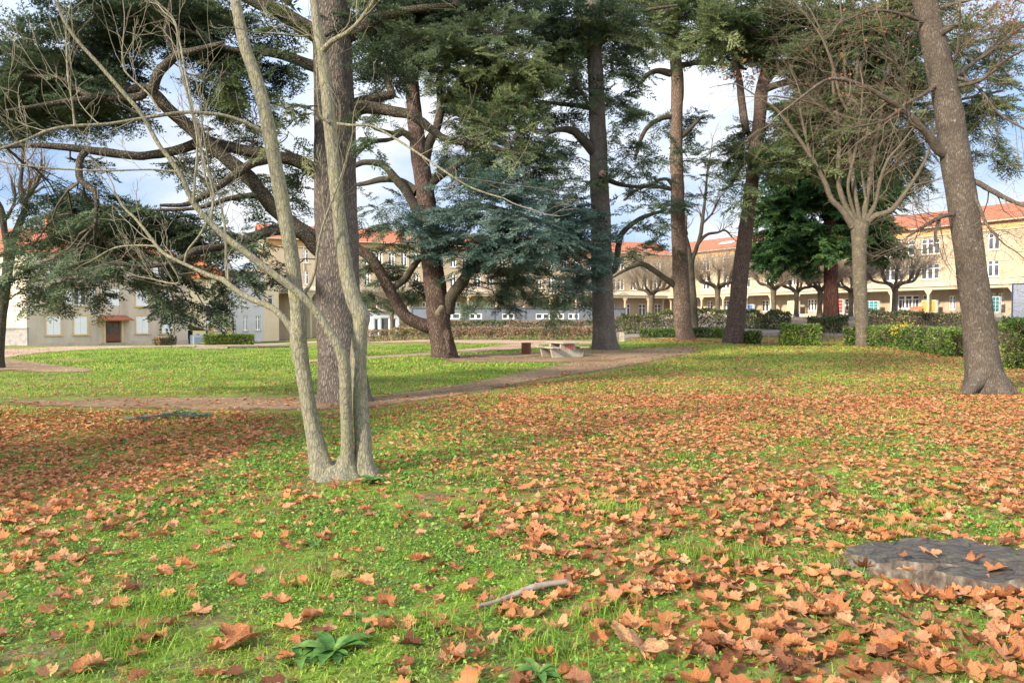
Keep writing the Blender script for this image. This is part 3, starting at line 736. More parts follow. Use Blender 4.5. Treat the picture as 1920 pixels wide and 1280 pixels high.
# ---- the shuttered house on the left
HA, HB = (-48.75, 75.), (-38.2, 88.)
dv = np.array(HB) - np.array(HA); HL = float(np.linalg.norm(dv)); dv /= HL
hz = -1.75
t = thing('shuttered_house', 'big grey beige house with white shutters and tiled door canopy', 'house', (HA[0], HA[1], hz), math.atan2(dv[1], dv[0]))
zz = lambda py, s: EYE + (595 - py) / F * (HA[1] + s * dv[1]) - hz       # height above the base of an image row at facade position s
cols_ = [(87.5, 114), (139, 164), (255.5, 279), (301, 324)]
holes = []; wl = []
for k, (p0, p1) in enumerate(cols_):
    a, b = round(sx(p0, HA, dv), 2), round(sx(p1, HA, dv), 2)
    for (u, v_) in ((635, 599), (574, 543), (519, 491)):
        s_ = (sx(100, HA, dv) if True else 0); z0 = [1.7, 4.75, 7.75][[635, 574, 519].index(u)]; z1 = z0 + [1.95, 1.85, 1.55][[635, 574, 519].index(u)]
        holes.append((a, b, z0, z1)); wl.append((a, b, z0, z1, k, u))
a, b = round(sx(197, HA, dv), 2), round(sx(227, HA, dv), 2)
DOOR = (a, b, .75, 3.25)
mid = [(a + .1, b - .1, 4.75, 6.6), (a + .1, b - .1, 7.75, 9.3)]
HE = 10.1; DEEP = 10.
mb = MB(); facade(mb, 0, HL, .9, HE, holes + [(a, b, .9, 3.25)] + mid, 0, .22)
D0, D1 = a, b
for q in ((0, 0), (1, 0)): pass
mb.quad((0, 0, 0), (0, DEEP, 0), (0, DEEP, HE), (0, 0, HE)); mb.quad((HL, 0, 0), (HL, 0, HE), (HL, DEEP, HE), (HL, DEEP, 0)); mb.quad((0, DEEP, 0), (HL, DEEP, 0), (HL, DEEP, HE), (0, DEEP, HE)); mb.quad((0, .3, 0), (HL, .3, 0), (HL, .3, HE), (0, .3, HE))
mb.build('wall', M['render_grey'], t)
mb = MB(); facade(mb, -.02, HL + .02, 0, .9, [(D0, D1, .75, .9)], -.05, .28); mb.quad((-.02, -.05, .9), (HL + .02, -.05, .9), (HL + .02, -.003, .9), (-.02, -.003, .9)); mb.build('plinth', M['render_pink'], t)
mb = MB(); ov = .5; rz_ = HE + 3.1; i0 = 4.6
V = [(-ov, -ov, HE), (HL + ov, -ov, HE), (HL + ov, DEEP + ov, HE), (-ov, DEEP + ov, HE), (i0, DEEP / 2, rz_), (HL - i0, DEEP / 2, rz_)]
mb.add(V, [(0, 1, 5, 4), (2, 3, 4, 5)]); mb.add(V, [(1, 2, 5), (3, 0, 4)]); mb.add(V, [(3, 2, 1, 0)])
ro = mb.build('roof', M['tile'], t)
for x in (3.5, HL - 4.5):
    c = MB(); c.box((x, 4, HE + 1.6), (x + .8, 5.1, HE + 4.1)); c.box((x - .06, 3.94, HE + 4.1), (x + .86, 5.16, HE + 4.28)); c.build('chimney', M['tile_orange'], ro)
for (a, b, z0, z1, k, u) in wl:
    s_ = MB(); w = b - a
    for x in (a - .14, b): s_.box((x, -.035, z0), (x + .14, -.002, z1 + .16))
    s_.box((a, -.034, z1), (b, -.0025, z1 + .16)); s_.box((a - .2, -.13, z0 - .13), (b + .2, -.002, z0)); s_.build('window_surround', M['stone_tan'], t)
    if u == 574 and k == 1 or u == 519 and k == 3:
        window(t, a, b, z0, z1, 2, 0, sill=False)
        for x in (a - w / 2 - .1, b + .1):
            h_ = MB(); h_.box((x, -.09, z0 + .02), (x + w / 2, -.04, z1)); h_.build('shutter', M['shutter'], t)
    else:
        for x in (a + .01, a + w / 2 + .01):
            h_ = MB(); h_.box((x, .02, z0 + .02), (x + w / 2 - .02, .06, z1 - .02)); h_.box((x, .0, z0 + .62 * (z1 - z0)), (x + w / 2 - .02, .0195, z0 + .66 * (z1 - z0))); h_.build('shutter', M['shutter'], t)
for (a, b, z0, z1) in mid:
    h_ = MB(); h_.box((a + .01, .02, z0 + .02), (b - .01, .06, z1 - .02)); h_.build('shutter', M['shutter'], t)
dr = MB(); dr.box((D0 + .12, .12, .75), (D1 - .12, .18, 3.2)); do = dr.build('door', M['wood_brown'], t)
pn = MB()
for x in (D0 + .25, (D0 + D1) / 2 + .1):
    for z in (1.75, 2.35): pn.box((x, .10, z), (x + (D1 - D0) / 2 - .38, .1195, z + .5))
pn.build('pane', M['glass'], do)
for x in (D0 - .22, D1 + .002):
    js = MB(); js.box((x, -.16, .75), (x + .22, .11, 3.1)); js.build('door_jamb', M['stone_tan'], t)
cp = MB(); cp.add([(D0 - .9, -1.1, 3.28), (D1 + .9, -1.1, 3.28), (D1 + .5, -.005, 3.75), (D0 - .5, -.005, 3.75), (D0 - .9, -1.1, 3.14), (D1 + .9, -1.1, 3.14), (D1 + .9, -.005, 3.14), (D0 - .9, -.005, 3.14)], [(0, 1, 2, 3), (4, 5, 1, 0), (7, 6, 5, 4)]); cp.add([(D0 - .9, -1.1, 3.28), (D0 - .5, -.005, 3.75), (D0 - .9, -.005, 3.14), (D0 - .9, -1.1, 3.14), (D1 + .9, -1.1, 3.28), (D1 + .9, -1.1, 3.14), (D1 + .9, -.005, 3.14), (D1 + .5, -.005, 3.75)], [(0, 1, 2, 3), (4, 5, 6, 7)])
cp.build('door_canopy', M['tile'], t)
st = MB()
for k in range(5): st.box((D0 - .4 - .28 * (4 - k), -.5 - .3 * (4 - k), .0), (D1 + .4 + .28 * (4 - k), -.055 - (.0 if k == 4 else .0), .15 * (k + 1)))
st.build('steps', M['concrete'], t)
ln = MB(); ln.add([(HL + .01, 1, 3.0), (HL + 3.2, 1, 2.0), (HL + 3.2, 5, 2.0), (HL + .01, 5, 3.0), (HL + .01, 1, 2.85), (HL + 3.2, 1, 1.85), (HL + 3.2, 5, 1.85), (HL + .01, 5, 2.85)], [(0, 1, 2, 3), (7, 6, 5, 4), (0, 4, 5, 1), (1, 5, 6, 2)])
ln.build('lean_to_roof', M['canopy'], t)
lw = MB(); lw.box((HL + .01, 4.6, 0), (HL + 3.0, 4.75, 1.9)); lw.box((HL + 2.9, 1.05, 0), (HL + 3.05, 1.2, 1.85)); lw.build('lean_to_wall', M['dark'], t)

def bldg(name, label, cat, px0, px1, d0, d1, zb, ztop, mat, wins, roof=None, deep=8., extra=None, group=None):
    """wins: (px0, px1, row of the top, row of the bottom, leaves)"""
    a = P(px0, 600, d0); b = P(px1, 600, d1); A = a[:2]; dv = (b - a)[:2]; w = float(np.linalg.norm(dv)); dv = dv / w
    t = thing(name, label, cat, (a[0], a[1], zb), math.atan2(dv[1], dv[0]), group); h = ztop - zb; H = []
    for (p0, p1, r0, r1, n) in wins:
        s0, s1 = round(sx(p0, A, dv), 2), round(sx(p1, A, dv), 2); dd = A[1] + dv[1] * (s0 + s1) / 2
        H.append((s0, s1, EYE + (595 - r1) / F * dd - zb, EYE + (595 - r0) / F * dd - zb, n))
    mb = MB(); facade(mb, 0, w, 0, h, [x[:4] for x in H]); mb.quad((0, 0, 0), (0, deep, 0), (0, deep, h), (0, 0, h)); mb.quad((w, 0, 0), (w, 0, h), (w, deep, h), (w, deep, 0)); mb.quad((0, deep, 0), (w, deep, 0), (w, deep, h), (0, deep, h)); mb.quad((0, .3, 0), (w, .3, 0), (w, .3, h), (0, .3, h))
    mb.build('wall', M[mat], t)
    for x in H: window(t, *x[:4], x[4], .25)
    rf = MB()
    if roof == 'hip':
        rh = 3.4; o_ = .5; V = [(-o_, -o_, h), (w + o_, -o_, h), (w + o_, deep + o_, h), (-o_, deep + o_, h), (w * .42, deep * .5, h + rh), (w * .58, deep * .5, h + rh)]
        rf.add(V, [(0, 1, 5, 4), (2, 3, 4, 5)]); rf.add(V, [(1, 2, 5), (3, 0, 4)]); rf.add(V, [(3, 2, 1, 0)]); ro = rf.build('roof', M['tile_orange'], t)
        c = MB(); c.box((w * .2, deep * .4, h + 1), (w * .2 + .6, deep * .4 + .6, h + 3.6)); c.build('chimney', M['tile_orange'], ro)
    elif roof == 'flat': rf.box((-.2, -.25, h), (w + .2, deep, h + .25)); rf.build('roof', M['canopy'], t)
    else: gable(rf, 0, w, 0, deep, h, h + 2.6, .4); rf.build('roof', M['tile'], t)
    return t, dv, w
bldg('yellow_house', 'pale yellow house with bright orange hipped roof and arched windows', 'house', 347, 430, 99, 103, -2.2, 7.0, 'yellow', [(386, 396, 598, 620, 2), (409, 419, 598, 620, 2), (386, 397, 567, 588, 1), (415, 424, 562, 585, 1)], 'hip', 7.5)
bldg('grey_house', 'cool grey rendered block next to the pale yellow house', 'house', 428, 494, 106, 110, -2.4, 8.2, 'bluegrey', [(433, 442, 600, 622, 1), (456, 465, 592, 620, 2), (479, 489, 592, 619, 2), (455, 463, 552, 574, 2), (433, 440, 550, 573, 1), (477, 486, 552, 572, 2)], 'flat')
bldg('beige_annex', 'narrow beige annex joining the grey block to the school', 'annex', 493.5, 523, 110, 112, -2.4, 8.6, 'beige', [(503, 513, 553, 575, 1)], 'flat')
M['dull_cream'] = simple('cream_render', [(.36, .30, .215), (.43, .36, .265)], .7, .9)  # plain cream wall colour, toned down evenly
bldg('cream_house', 'pale cream house at the left edge behind the stone wall', 'house', -60, 46, 92, 92, -1.8, 10.5, 'dull_cream', [(-10, 2, 555, 585, 2), (22, 34, 555, 585, 2), (22, 34, 505, 530, 2), (-10, 2, 505, 530, 2)], None)
a = P(-70, 640, 74.); b = P(51, 640, 74.8); t = thing('stone_wall', 'low rubble stone wall at the left edge beside the shuttered house', 'wall', (a[0], a[1], ter(a[0], a[1]) - .1), math.atan2((b - a)[1], (b - a)[0])); w = float(np.linalg.norm(b - a))
mb = MB(); mb.box((0, 0, 0), (w, .5, 1.75)); mb.build('wall', M['stone'], t); mb = MB(); mb.box((-.05, -.06, 1.75), (w + .02, .56, 1.9)); mb.build('coping', M['concrete'], t)
q = P(360, 641, 86.); zq = float(ter(q[0], q[1]))
t = thing('oil_tank', 'blue grey tank under the lean-to of the shuttered house', 'tank', (q[0], q[1], zq), R(50))
mb = MB(); mb.prism([(-.5, 0), (.5, 0), (.5, .8), (.4, 1.05), (-.4, 1.05), (-.5, .8)], 0, 0, 1.5); mb.build('body', flat('tank_paint', (.26, .31, .37)), t); mb = MB(); mb.box((.6, -.12, 1.05), (.85, .12, 1.15)); mb.build('cap', M['dark'], t)
# gate in front of the yellow house
q = P(398, 620, 95.); zq = float(ter(q[0], q[1])); t = thing('garden_gate', 'grey garden gate between two stone pillars before the yellow house', 'gate', (q[0], q[1], zq), R(8))
for x in (-.5, 1.75):
    mb = MB(); mb.box((x, 0, 0), (x + .55, .55, 2.2)); mb.box((x - .06, -.06, 2.2), (x + .61, .61, 2.4)); mb.build('pillar', M['stone_tan'], t)
mb = MB(); mb.box((.06, .2, .1), (1.74, .26, .25)); mb.box((.06, .2, 1.4), (1.74, .26, 1.5))
for k in range(12): mb.box((.1 + .14 * k, .21, .25), (.15 + .14 * k, .25, 1.4))
mb.build('gate_leaf', flat('gate_paint', (.24, .27, .30)), t)
# ------------------------------------------------------------------ trees
class Tree:
    def __init__(s, name, label, cat, px, py, group=None):
        s.base = G(px, py); s.d = float(s.base[1]); s.samples = []; s.rad = []
        s.slim = .93; s.root = thing(name, label, cat, s.base, group=group); s.o = s.base; s.k = 0
    def pts(s, q, dd=0., dd0=0.):
        q = np.asarray(q, float); n = len(q)
        t = np.concatenate([[0], np.cumsum(np.hypot(*np.diff(q[:, :2], axis=0).T))]); t /= t[-1]
        d = s.d + dd0 + (dd - dd0) * t
        return P(q[:, 0], q[:, 1], d), q[:, 2] / F * d / 2 * s.slim
    def limb(s, q, mat, dd=0., dd0=0., sides=9, per=5, rough=.12, flare=None, name='limb', parent=None, sink=0., label=None):
        p, r = s.pts(q, dd, dd0)
        if sink: p[0, 2] = float(ter(p[0, 0], p[0, 1])) - sink
        mb = MB(); s.k += 1
        p, r = tube(mb, p, r, sides, per, rough, flare, seed=s.k)
        o = mb.build(name, mat, parent or s.root, s.o, True)
        if label: o['label'] = label
        s.samples.append(p); s.rad.append(r)
        return p, r
    def raw(s, p, r, mat, name='limb', sides=8, per=5, rough=.12):
        mb = MB(); s.k += 1; p, r = tube(mb, p, r, sides, per, rough, seed=s.k); mb.build(name, mat, s.root, s.o, True); s.samples.append(p); s.rad.append(r)
        return p, r
    def near(s, c):
        A = np.concatenate(s.samples); w = np.linalg.norm((A - c) * [1, .8, 1.3], axis=1); return A[np.argmin(w)]

def spray_template(seed, side=10, K=3, tl=.13, tw=.034, fl=1.):
    r = np.random.default_rng(seed); T = []
    def tuft(p, a, el):
        for k in range(K):
            b = a + (k - (K - 1) / 2) * .75 + r.normal() * .25; e = el + r.normal() * .35
            d = np.array([math.cos(b) * math.cos(e), math.sin(b) * math.cos(e), math.sin(e)]); n = np.array([-math.sin(b), math.cos(b), r.normal() * .5])
            l = tl * r.uniform(.7, 1.25)
            T.append([p - n * tw / 2, p + n * tw / 2, p + d * l])
    ax = lambda t: np.array([t, .05 * math.sin(t * 5 + seed), .06 * t * t * fl])
    for t in np.linspace(.12, 1, 9): tuft(ax(t), 0, .3)
    for k in range(side):
        t = .08 + .82 * k / side + r.uniform(-.03, .03); sg = 1 if k % 2 else -1
        a = sg * r.uniform(.75, 1.05); l = (.52 * (1 - .72 * t)) * r.uniform(.8, 1.2); b = ax(t)
        for q in np.arange(.07, l, .085): tuft(b + np.array([q * math.cos(a), q * math.sin(a), r.normal() * .02 - .05 * q]), a, .3)
    # the woody axis itself
    T.append([np.array([0, -.008, 0]), np.array([0, .008, 0]), ax(1.)])
    return np.array(T)
TPL = [spray_template(k, 8, 3, .12, .048) for k in range(6)]
TPL_FAR = [spray_template(20 + k, 7, 2, .15, .058) for k in range(5)]
TPL_SEQ = [spray_template(40 + k, 7, 2, .2, .10, 1.6) for k in range(4)]

def put_sprays(mb, pos, dr, L, mat, tint, tpl=TPL, upj=.35):
    n = len(pos)
    if n == 0: return
    x = norm(dr); up = np.array([0, 0, 1.]) + upj * rng.normal(size=(n, 3))
    y = norm(np.cross(up, x)); z = np.cross(x, y)
    Ls = L * rng.uniform(.7, 1.3, n)
    ch = rng.integers(0, len(tpl), n)
    for k, T in enumerate(tpl):
        w = np.where(ch == k)[0]
        if not len(w): continue
        V = T.reshape(-1, 3)
        Rm = np.stack([x[w], y[w], z[w]], 1)
        W = pos[w][:, None] + np.einsum('mk,nkj->nmj', V, Rm) * Ls[w][:, None, None]
        nt_ = len(T)
        mb.add(W.reshape(-1, 3), np.arange(len(w) * nt_ * 3).reshape(-1, 3), np.repeat(np.clip(tint[w], 0, 1), nt_ * 3), mat)

def clump(tr, leaf, wood, c, rad, nb, L, mat, droop=.1, tpl=TPL, tbase=.5, anchor=None, step=.42, up=.10, wr=1.):
    c = np.asarray(c, float); rad = np.asarray(rad, float)
    a = tr.near(c) if anchor is None else anchor
    m_ = (a + c) / 2 + np.array([0, 0, .08 * np.linalg.norm(c - a)])
    t = np.linspace(0, 1, 7)[:, None]
    carrier = (1 - t) ** 2 * a + 2 * t * (1 - t) * m_ + t * t * c
    carrier[1:] += rng.normal(size=(6, 3)) * .03 * np.linalg.norm(c - a)
    cl = np.linalg.norm(c - a)
    r0 = (.009 + .006 * cl) * wr
    twig_batch(wood, carrier[None], np.linspace(r0, .010 * wr, 7)[None], 6, .5)
    q = norm(rng.normal(size=(nb, 3))) * rng.random((nb, 1)) ** .45 * rad + c
    st = rng.uniform(.25, 1, nb) * 6; i = np.minimum(st.astype(int), 5); w = (st - i)[:, None]
    S = carrier[i] * (1 - w) + carrier[i + 1] * w
    d = np.linalg.norm(q - S, axis=1)
    mid = (S + q) / 2 + np.array([0, 0, 1.]) * (up * d)[:, None] + rng.normal(size=(nb, 3)) * (.07 * d)[:, None]
    t = np.linspace(0, 1, 7)[None, :, None]
    PT = (1 - t) ** 2 * S[:, None] + 2 * t * (1 - t) * mid[:, None] + t * t * q[:, None]
    rr = (.004 + .0035 * d)[:, None] * wr
    twig_batch(wood, PT, rr * np.linspace(1, .35, 7)[None], 4, rng.random(nb))
    n = int(np.clip(np.ceil(d.mean() / (step * L)), 3, 16))
    pos, T, ix, tt = sample_on(PT, n, .25, 1)
    sgn = np.where(rng.random(len(pos)) < .5, -1., 1.)[:, None]
    side = norm(np.cross(T, np.array([0, 0, 1.])) + 1e-6)
    dr = T * .75 + side * sgn * rng.uniform(.3, 1.1, (len(pos), 1)) + np.array([0, 0, -droop]) + rng.normal(size=pos.shape) * .15
    pos = np.vstack([pos, q]); dr = np.vstack([dr, PT[:, -1] - PT[:, -2] + np.array([0, 0, -droop * .2])])
    tint = tbase + .26 * rng.normal(size=len(pos)) + .14 * rng.normal()
    put_sprays(leaf, pos, dr, L, mat, tint, tpl)

def foliage(tr, rows, L, droop=.1, tpl=TPL, dens=1., leafmats=None, dspread=None, woodmat=None, step=.42, wr=1., ext=()):
    """rows: (px, py, rx, ry, material 0..2, density[, depth offset])"""
    leaf = MB(); wood = MB()
    for r in rows:
        px, py, rx, ry, mt, de = r[:6]
        if px < 360 and py > 490 and L < .5: de = de * (.42 if py > 525 else .6)
        if px < 360 and 430 < py <= 490 and L < .5: de = de * .8
        if py < 270 and L > .5: de = de * (1.5 if px < 1180 else 1.25)
        if px < 470 and py < 245 and L < .5: de = de * 2.0
        dd = r[6] if len(r) > 6 else rng.uniform(-1, 1) * (dspread or .8)
        d = tr.d + dd; c = P(px, py, d); k = d / F
        rad = (rx * k * 1.3, min(rx * k * 1.2, 2.2), max(ry * k * 1.3, .15))
        nb = max(4, int(de * dens * (rx * k / L) * (ry * k / L + .6) * 7.0))
        clump(tr, leaf, wood, c, rad, nb, L, mt, droop, tpl, .3 + .4 * rng.random(), step=step, wr=wr)
    for c, rad, nb, LL, mt in ext:
        clump(tr, leaf, wood, c, rad, nb, LL, mt, droop, TPL_FAR, .5, wr=2.)
    leaf.build('crown', leafmats or [M['needle_dark'], M['needle_blue'], M['needle_olive']], tr.root, tr.o)
    wood.build('branches', woodmat or M['dark_twig'], tr.root, tr.o, True)
def overhead(tr, z0, z1, n, rad, L=1.1, mt=0):
    """the part of a crown above the picture, coarser"""
    A = np.concatenate(tr.samples); out = []
    for k in range(n):
        z = z0 + (z1 - z0) * (k + .5) / n; a = k * 2.4; rr = rad * (1 - .6 * k / n)
        tp = A[np.argmin(np.abs(A[:, 2] - z))]
        out.append((np.array([tp[0] + math.cos(a) * rr * .6, tp[1] + math.sin(a) * rr * .6, z]), (rr * .5, rr * .5, .5), 14, L, mt))
    return out

D_, B_, O_ = 0, 1, 2
# ---- the nearest cedar, deep fissured trunk behind the three stems
t = Tree('cedar_tree', 'nearest big cedar with deeply fissured trunk, right behind the three thin stems', 'tree', 648, 752); t.slim = 1.04
t.limb([(650, 757, 92), (643, 690, 84), (636, 600, 80), (632, 480, 76), (630, 380, 74), (628, 270, 72), (626, 150, 68), (622, 0, 64), (618, -160, 56), (615, -330, 44), (613, -560, 20)], M['cedar_bark'], sides=36, per=10, rough=.07, flare=(.36, .42, 5), name='trunk', sink=.15)
LB = M['limb_bark']
t.limb([(612, 335, 30), (560, 303, 24), (500, 291, 21), (430, 276, 19), (380, 266, 18), (335, 281, 17), (275, 292, 16), (240, 291, 15), (165, 281, 14), (110, 275, 12), (55, 273, 8), (0, 277, 5)], LB, -1.2)
t.limb([(600, 455, 34), (555, 425, 28), (515, 392, 26), (467, 333, 25), (417, 292, 24), (367, 249, 23), (318, 206, 22), (277, 168, 20), (225, 173, 15), (170, 184, 12), (95, 195, 9), (10, 208, 5)], LB, -2.)
t.limb([(285, 172, 18), (300, 134, 17), (333, 103, 15), (360, 96, 12), (420, 80, 7)], LB, -2., -1.4)
t.limb([(333, 103, 12), (312, 60, 10), (322, 0, 8), (318, -50, 5)], LB, -2., -1.6)
t.limb([(275, 170, 15), (255, 182, 14), (170, 180, 12), (120, 150, 9), (40, 140, 5)], LB, -1.2, -1.5)
t.limb([(610, 130, 26), (583, 123, 20), (540, 106, 17), (490, 97, 14), (430, 92, 9), (360, 60, 5)], LB, -.7)
t.limb([(612, 75, 34), (570, 50, 30), (520, 20, 26), (465, -4, 22), (400, -30, 16)], LB, .5)
t.limb([(600, 470, 30), (565, 437, 24), (520, 431, 20), (467, 447, 17), (417, 463, 15), (367, 470, 13), (330, 490, 10), (270, 500, 6), (180, 490, 4)], LB, -2.3)
t.limb([(510, 297, 18), (470, 308, 15), (433, 333, 14), (390, 362, 12), (350, 383, 9), (300, 385, 5)], LB, -1.6, -.5)
t.limb([(485, 365, 12), (430, 372, 9), (370, 390, 7), (260, 395, 4)], LB, -1., -.4)
t.limb([(160, 285, 13), (150, 300, 12), (150, 335, 12), (165, 350, 11), (180, 365, 9), (180, 420, 6)], LB, -1.6, -1.0)
t.limb([(648, 222, 30), (673, 203, 25), (707, 203, 21), (740, 210, 19), (773, 217, 17), (807, 241, 15), (840, 262, 13), (907, 273, 11), (975, 290, 6)], LB, -1.0)
t.limb([(645, 205, 22), (680, 190, 18), (720, 180, 16), (735, 176, 14), (725, 145, 11), (735, 110, 8), (760, 60, 5)], LB, .8)
t.limb([(650, 70, 26), (700, 40, 20), (760, 20, 14), (850, 10, 8)], LB, -.5)
t.limb([(655, 300, 13), (690, 268, 10), (730, 262, 7), (760, 250, 4)], LB, .6)
s = 1
A_ROWS = [(60, 60, 80, 25, D_, .5), (150, 20, 90, 25, D_, .6), (60, 108, 90, 30, D_, 1.), (130, 150, 110, 35, D_, 1.4), (40, 160, 70, 35, D_, 1.2), (110, 205, 110, 28, D_, 1.4), (30, 225, 60, 28, D_, 1.1), (205, 190, 60, 28, D_, 1.), (200, 135, 60, 25, D_, 1.2), (240, 85, 60, 28, D_, 1.), (190, 60, 70, 25, D_, .9), (280, 40, 70, 28, D_, 1.2), (340, 30, 80, 30, D_, 1.4), (420, 40, 60, 30, D_, 1.2), (350, 75, 60, 18, D_, 1.1), (410, 100, 60, 26, D_, 1.1), (300, 10, 90, 20, D_, 1.), (230, 20, 60, 18, D_, .8),
          (480, 130, 55, 35, D_, 1.), (430, 160, 55, 35, O_, .7), (480, 190, 50, 40, O_, .9), (500, 60, 60, 40, D_, .8), (540, 110, 45, 30, D_, .9), (545, 170, 40, 30, D_, .7), (560, 40, 40, 40, O_, .8), (430, 210, 40, 35, O_, .7), (395, 165, 40, 22, D_, .8), (190, 225, 40, 35, D_, .6),
          (470, 262, 65, 18, O_, .8), (400, 240, 40, 18, O_, .4), (540, 250, 45, 30, O_, .6), (560, 200, 40, 18, O_, .5), (440, 320, 80, 28, O_, .55), (520, 335, 50, 28, O_, .6), (380, 345, 70, 24, O_, .45), (350, 312, 35, 18, O_, .5), (530, 375, 40, 30, D_, .6), (450, 380, 60, 22, D_, .45), (560, 350, 36, 40, D_, .5),
          (180, 330, 40, 25, D_, .6), (160, 380, 75, 20, D_, .9), (240, 415, 110, 28, D_, 1.5), (150, 425, 90, 26, D_, 1.3), (100, 445, 60, 22, D_, .9), (300, 445, 100, 30, D_, 1.4), (200, 470, 120, 28, D_, 1.6), (330, 425, 60, 22, D_, .8), (130, 495, 80, 22, D_, 1.1), (250, 505, 100, 25, D_, 1.3), (70, 520, 50, 22, D_, .7), (110, 540, 50, 14, D_, .7), (330, 500, 60, 26, D_, 1.2), (60, 480, 50, 20, D_, .7), (230, 535, 70, 20, D_, .9), (300, 545, 60, 24, D_, 1.), (280, 572, 36, 14, D_, .8), (350, 570, 45, 20, D_, .9), (190, 565, 30, 14, D_, .7), (330, 590, 30, 12, D_, .6),
          (430, 430, 60, 28, D_, 1.), (470, 450, 45, 28, D_, .9), (420, 480, 50, 28, D_, .9), (440, 520, 36, 26, D_, 1.), (400, 520, 40, 26, D_, .7), (420, 560, 30, 26, D_, .8), (400, 590, 30, 14, D_, .7), (500, 480, 40, 30, D_, .7), (520, 520, 35, 30, D_, .5), (375, 455, 40, 18, D_, .8), (30, 560, 36, 12, D_, .5), (100, 575, 44, 12, D_, .45),
          (700, 100, 60, 40, D_, 1.), (690, 40, 60, 40, D_, 1.1), (760, 45, 50, 30, D_, .8), (720, 160, 50, 26, D_, .7), (690, 250, 35, 30, D_, .35), (740, 120, 45, 30, D_, .7),
          (850, 250, 50, 14, O_, .7, -.9), (900, 235, 60, 22, O_, .8, -.9), (955, 262, 45, 26, O_, .9, -1.), (930, 205, 70, 24, O_, .9, -.6), (870, 205, 50, 24, O_, .8, -.5)]
foliage(t, A_ROWS, .44, .2, dens=.68, dspread=1.3, ext=overhead(t, 9.6, 15, 13, 6.))
CEDAR_A = t

# ---- the knotty cedar in the middle of the lawn
t = Tree('cedar_tree', 'cedar with a knotty bulging foot and a big limb sweeping out low to its left', 'tree', 835, 671)
CB = M['cedar_bark_brown']
t.limb([(836, 674, 56), (832, 650, 50), (825, 615, 47), (820, 570, 45), (814, 520, 41), (806, 450, 39), (800, 380, 37), (793, 330, 35), (785, 285, 33), (777, 210, 30), (770, 140, 27), (764, 60, 24), (760, -40, 20), (756, -170, 10)], CB, sides=30, per=9, rough=.13, flare=(.28, .45, 4), name='trunk', sink=.15)
t.limb([(812, 612, 30), (790, 608, 27), (760, 592, 25), (740, 560, 24), (720, 523, 23), (700, 490, 22), (673, 468, 19), (640, 450, 14), (590, 425, 9)], CB, -1.5)
t.limb([(728, 545, 14), (755, 527, 14), (775, 500, 13), (795, 475, 12)], LB, .3, -.6)
t.limb([(838, 585, 30), (845, 560, 26), (867, 528, 22), (887, 493, 19), (905, 473, 16), (935, 455, 11), (980, 450, 7)], LB, -1.2)
t.limb([(788, 405, 26), (773, 378, 20), (757, 352, 18), (740, 333, 17), (722, 313, 15), (707, 306, 14), (680, 305, 11), (650, 320, 7)], LB, -.8)
t.limb([(782, 360, 22), (750, 340, 15), (720, 336, 13), (680, 345, 9), (640, 350, 5)], LB, 1.)
t.limb([(795, 300, 28), (803, 270, 22), (820, 237, 18), (827, 193, 16), (823, 150, 14), (835, 128, 12), (850, 80, 8), (860, 30, 5)], LB, .8)
t.limb([(828, 195, 13), (845, 177, 11), (857, 158, 10), (880, 135, 7), (920, 120, 4)], LB, .3, .6)
t.limb([(800, 350, 20), (830, 327, 14), (852, 314, 12), (890, 292, 8), (950, 285, 5)], LB, -.8)
t.limb([(786, 270, 18), (755, 248, 13), (735, 250, 10), (700, 240, 6)], LB, -.6)
t.limb([(805, 400, 18), (850, 395, 13), (900, 385, 10), (970, 400, 7), (1030, 420, 5)], LB, -2.)
t.limb([(766, 90, 18), (830, 60, 13), (900, 60, 9), (980, 90, 6)], LB, -1.5)
mb = MB(); p = P(829, 577, t.d - .72); tube(mb, [p, p + np.array([-.18, -.35, -.28])], [.15, .14], 10, 3, .05); mb.build('cut_stub', flat('old_cut_wood', (.15, .115, .085)), t.root, t.o, True)
rx_ = MB(); p = P(839, 628, t.d - .62)
for a in np.linspace(0, 2 * math.pi, 8)[:-1]: tube(rx_, [p + np.array([.16 * math.cos(a), .05, .18 * math.sin(a)]), p + np.array([.10 * math.cos(a + .7), -.07, .12 * math.sin(a + .7)])], [.10, .05], 7, 3, .2, seed=a)
tube(rx_, [P(838, 620, t.d - .60), P(840, 640, t.d - .66), P(843, 662, t.d - .66)], [.16, .15, .10], 9, 4, .2); rx_.build('burr', CB, t.root, t.o, True)
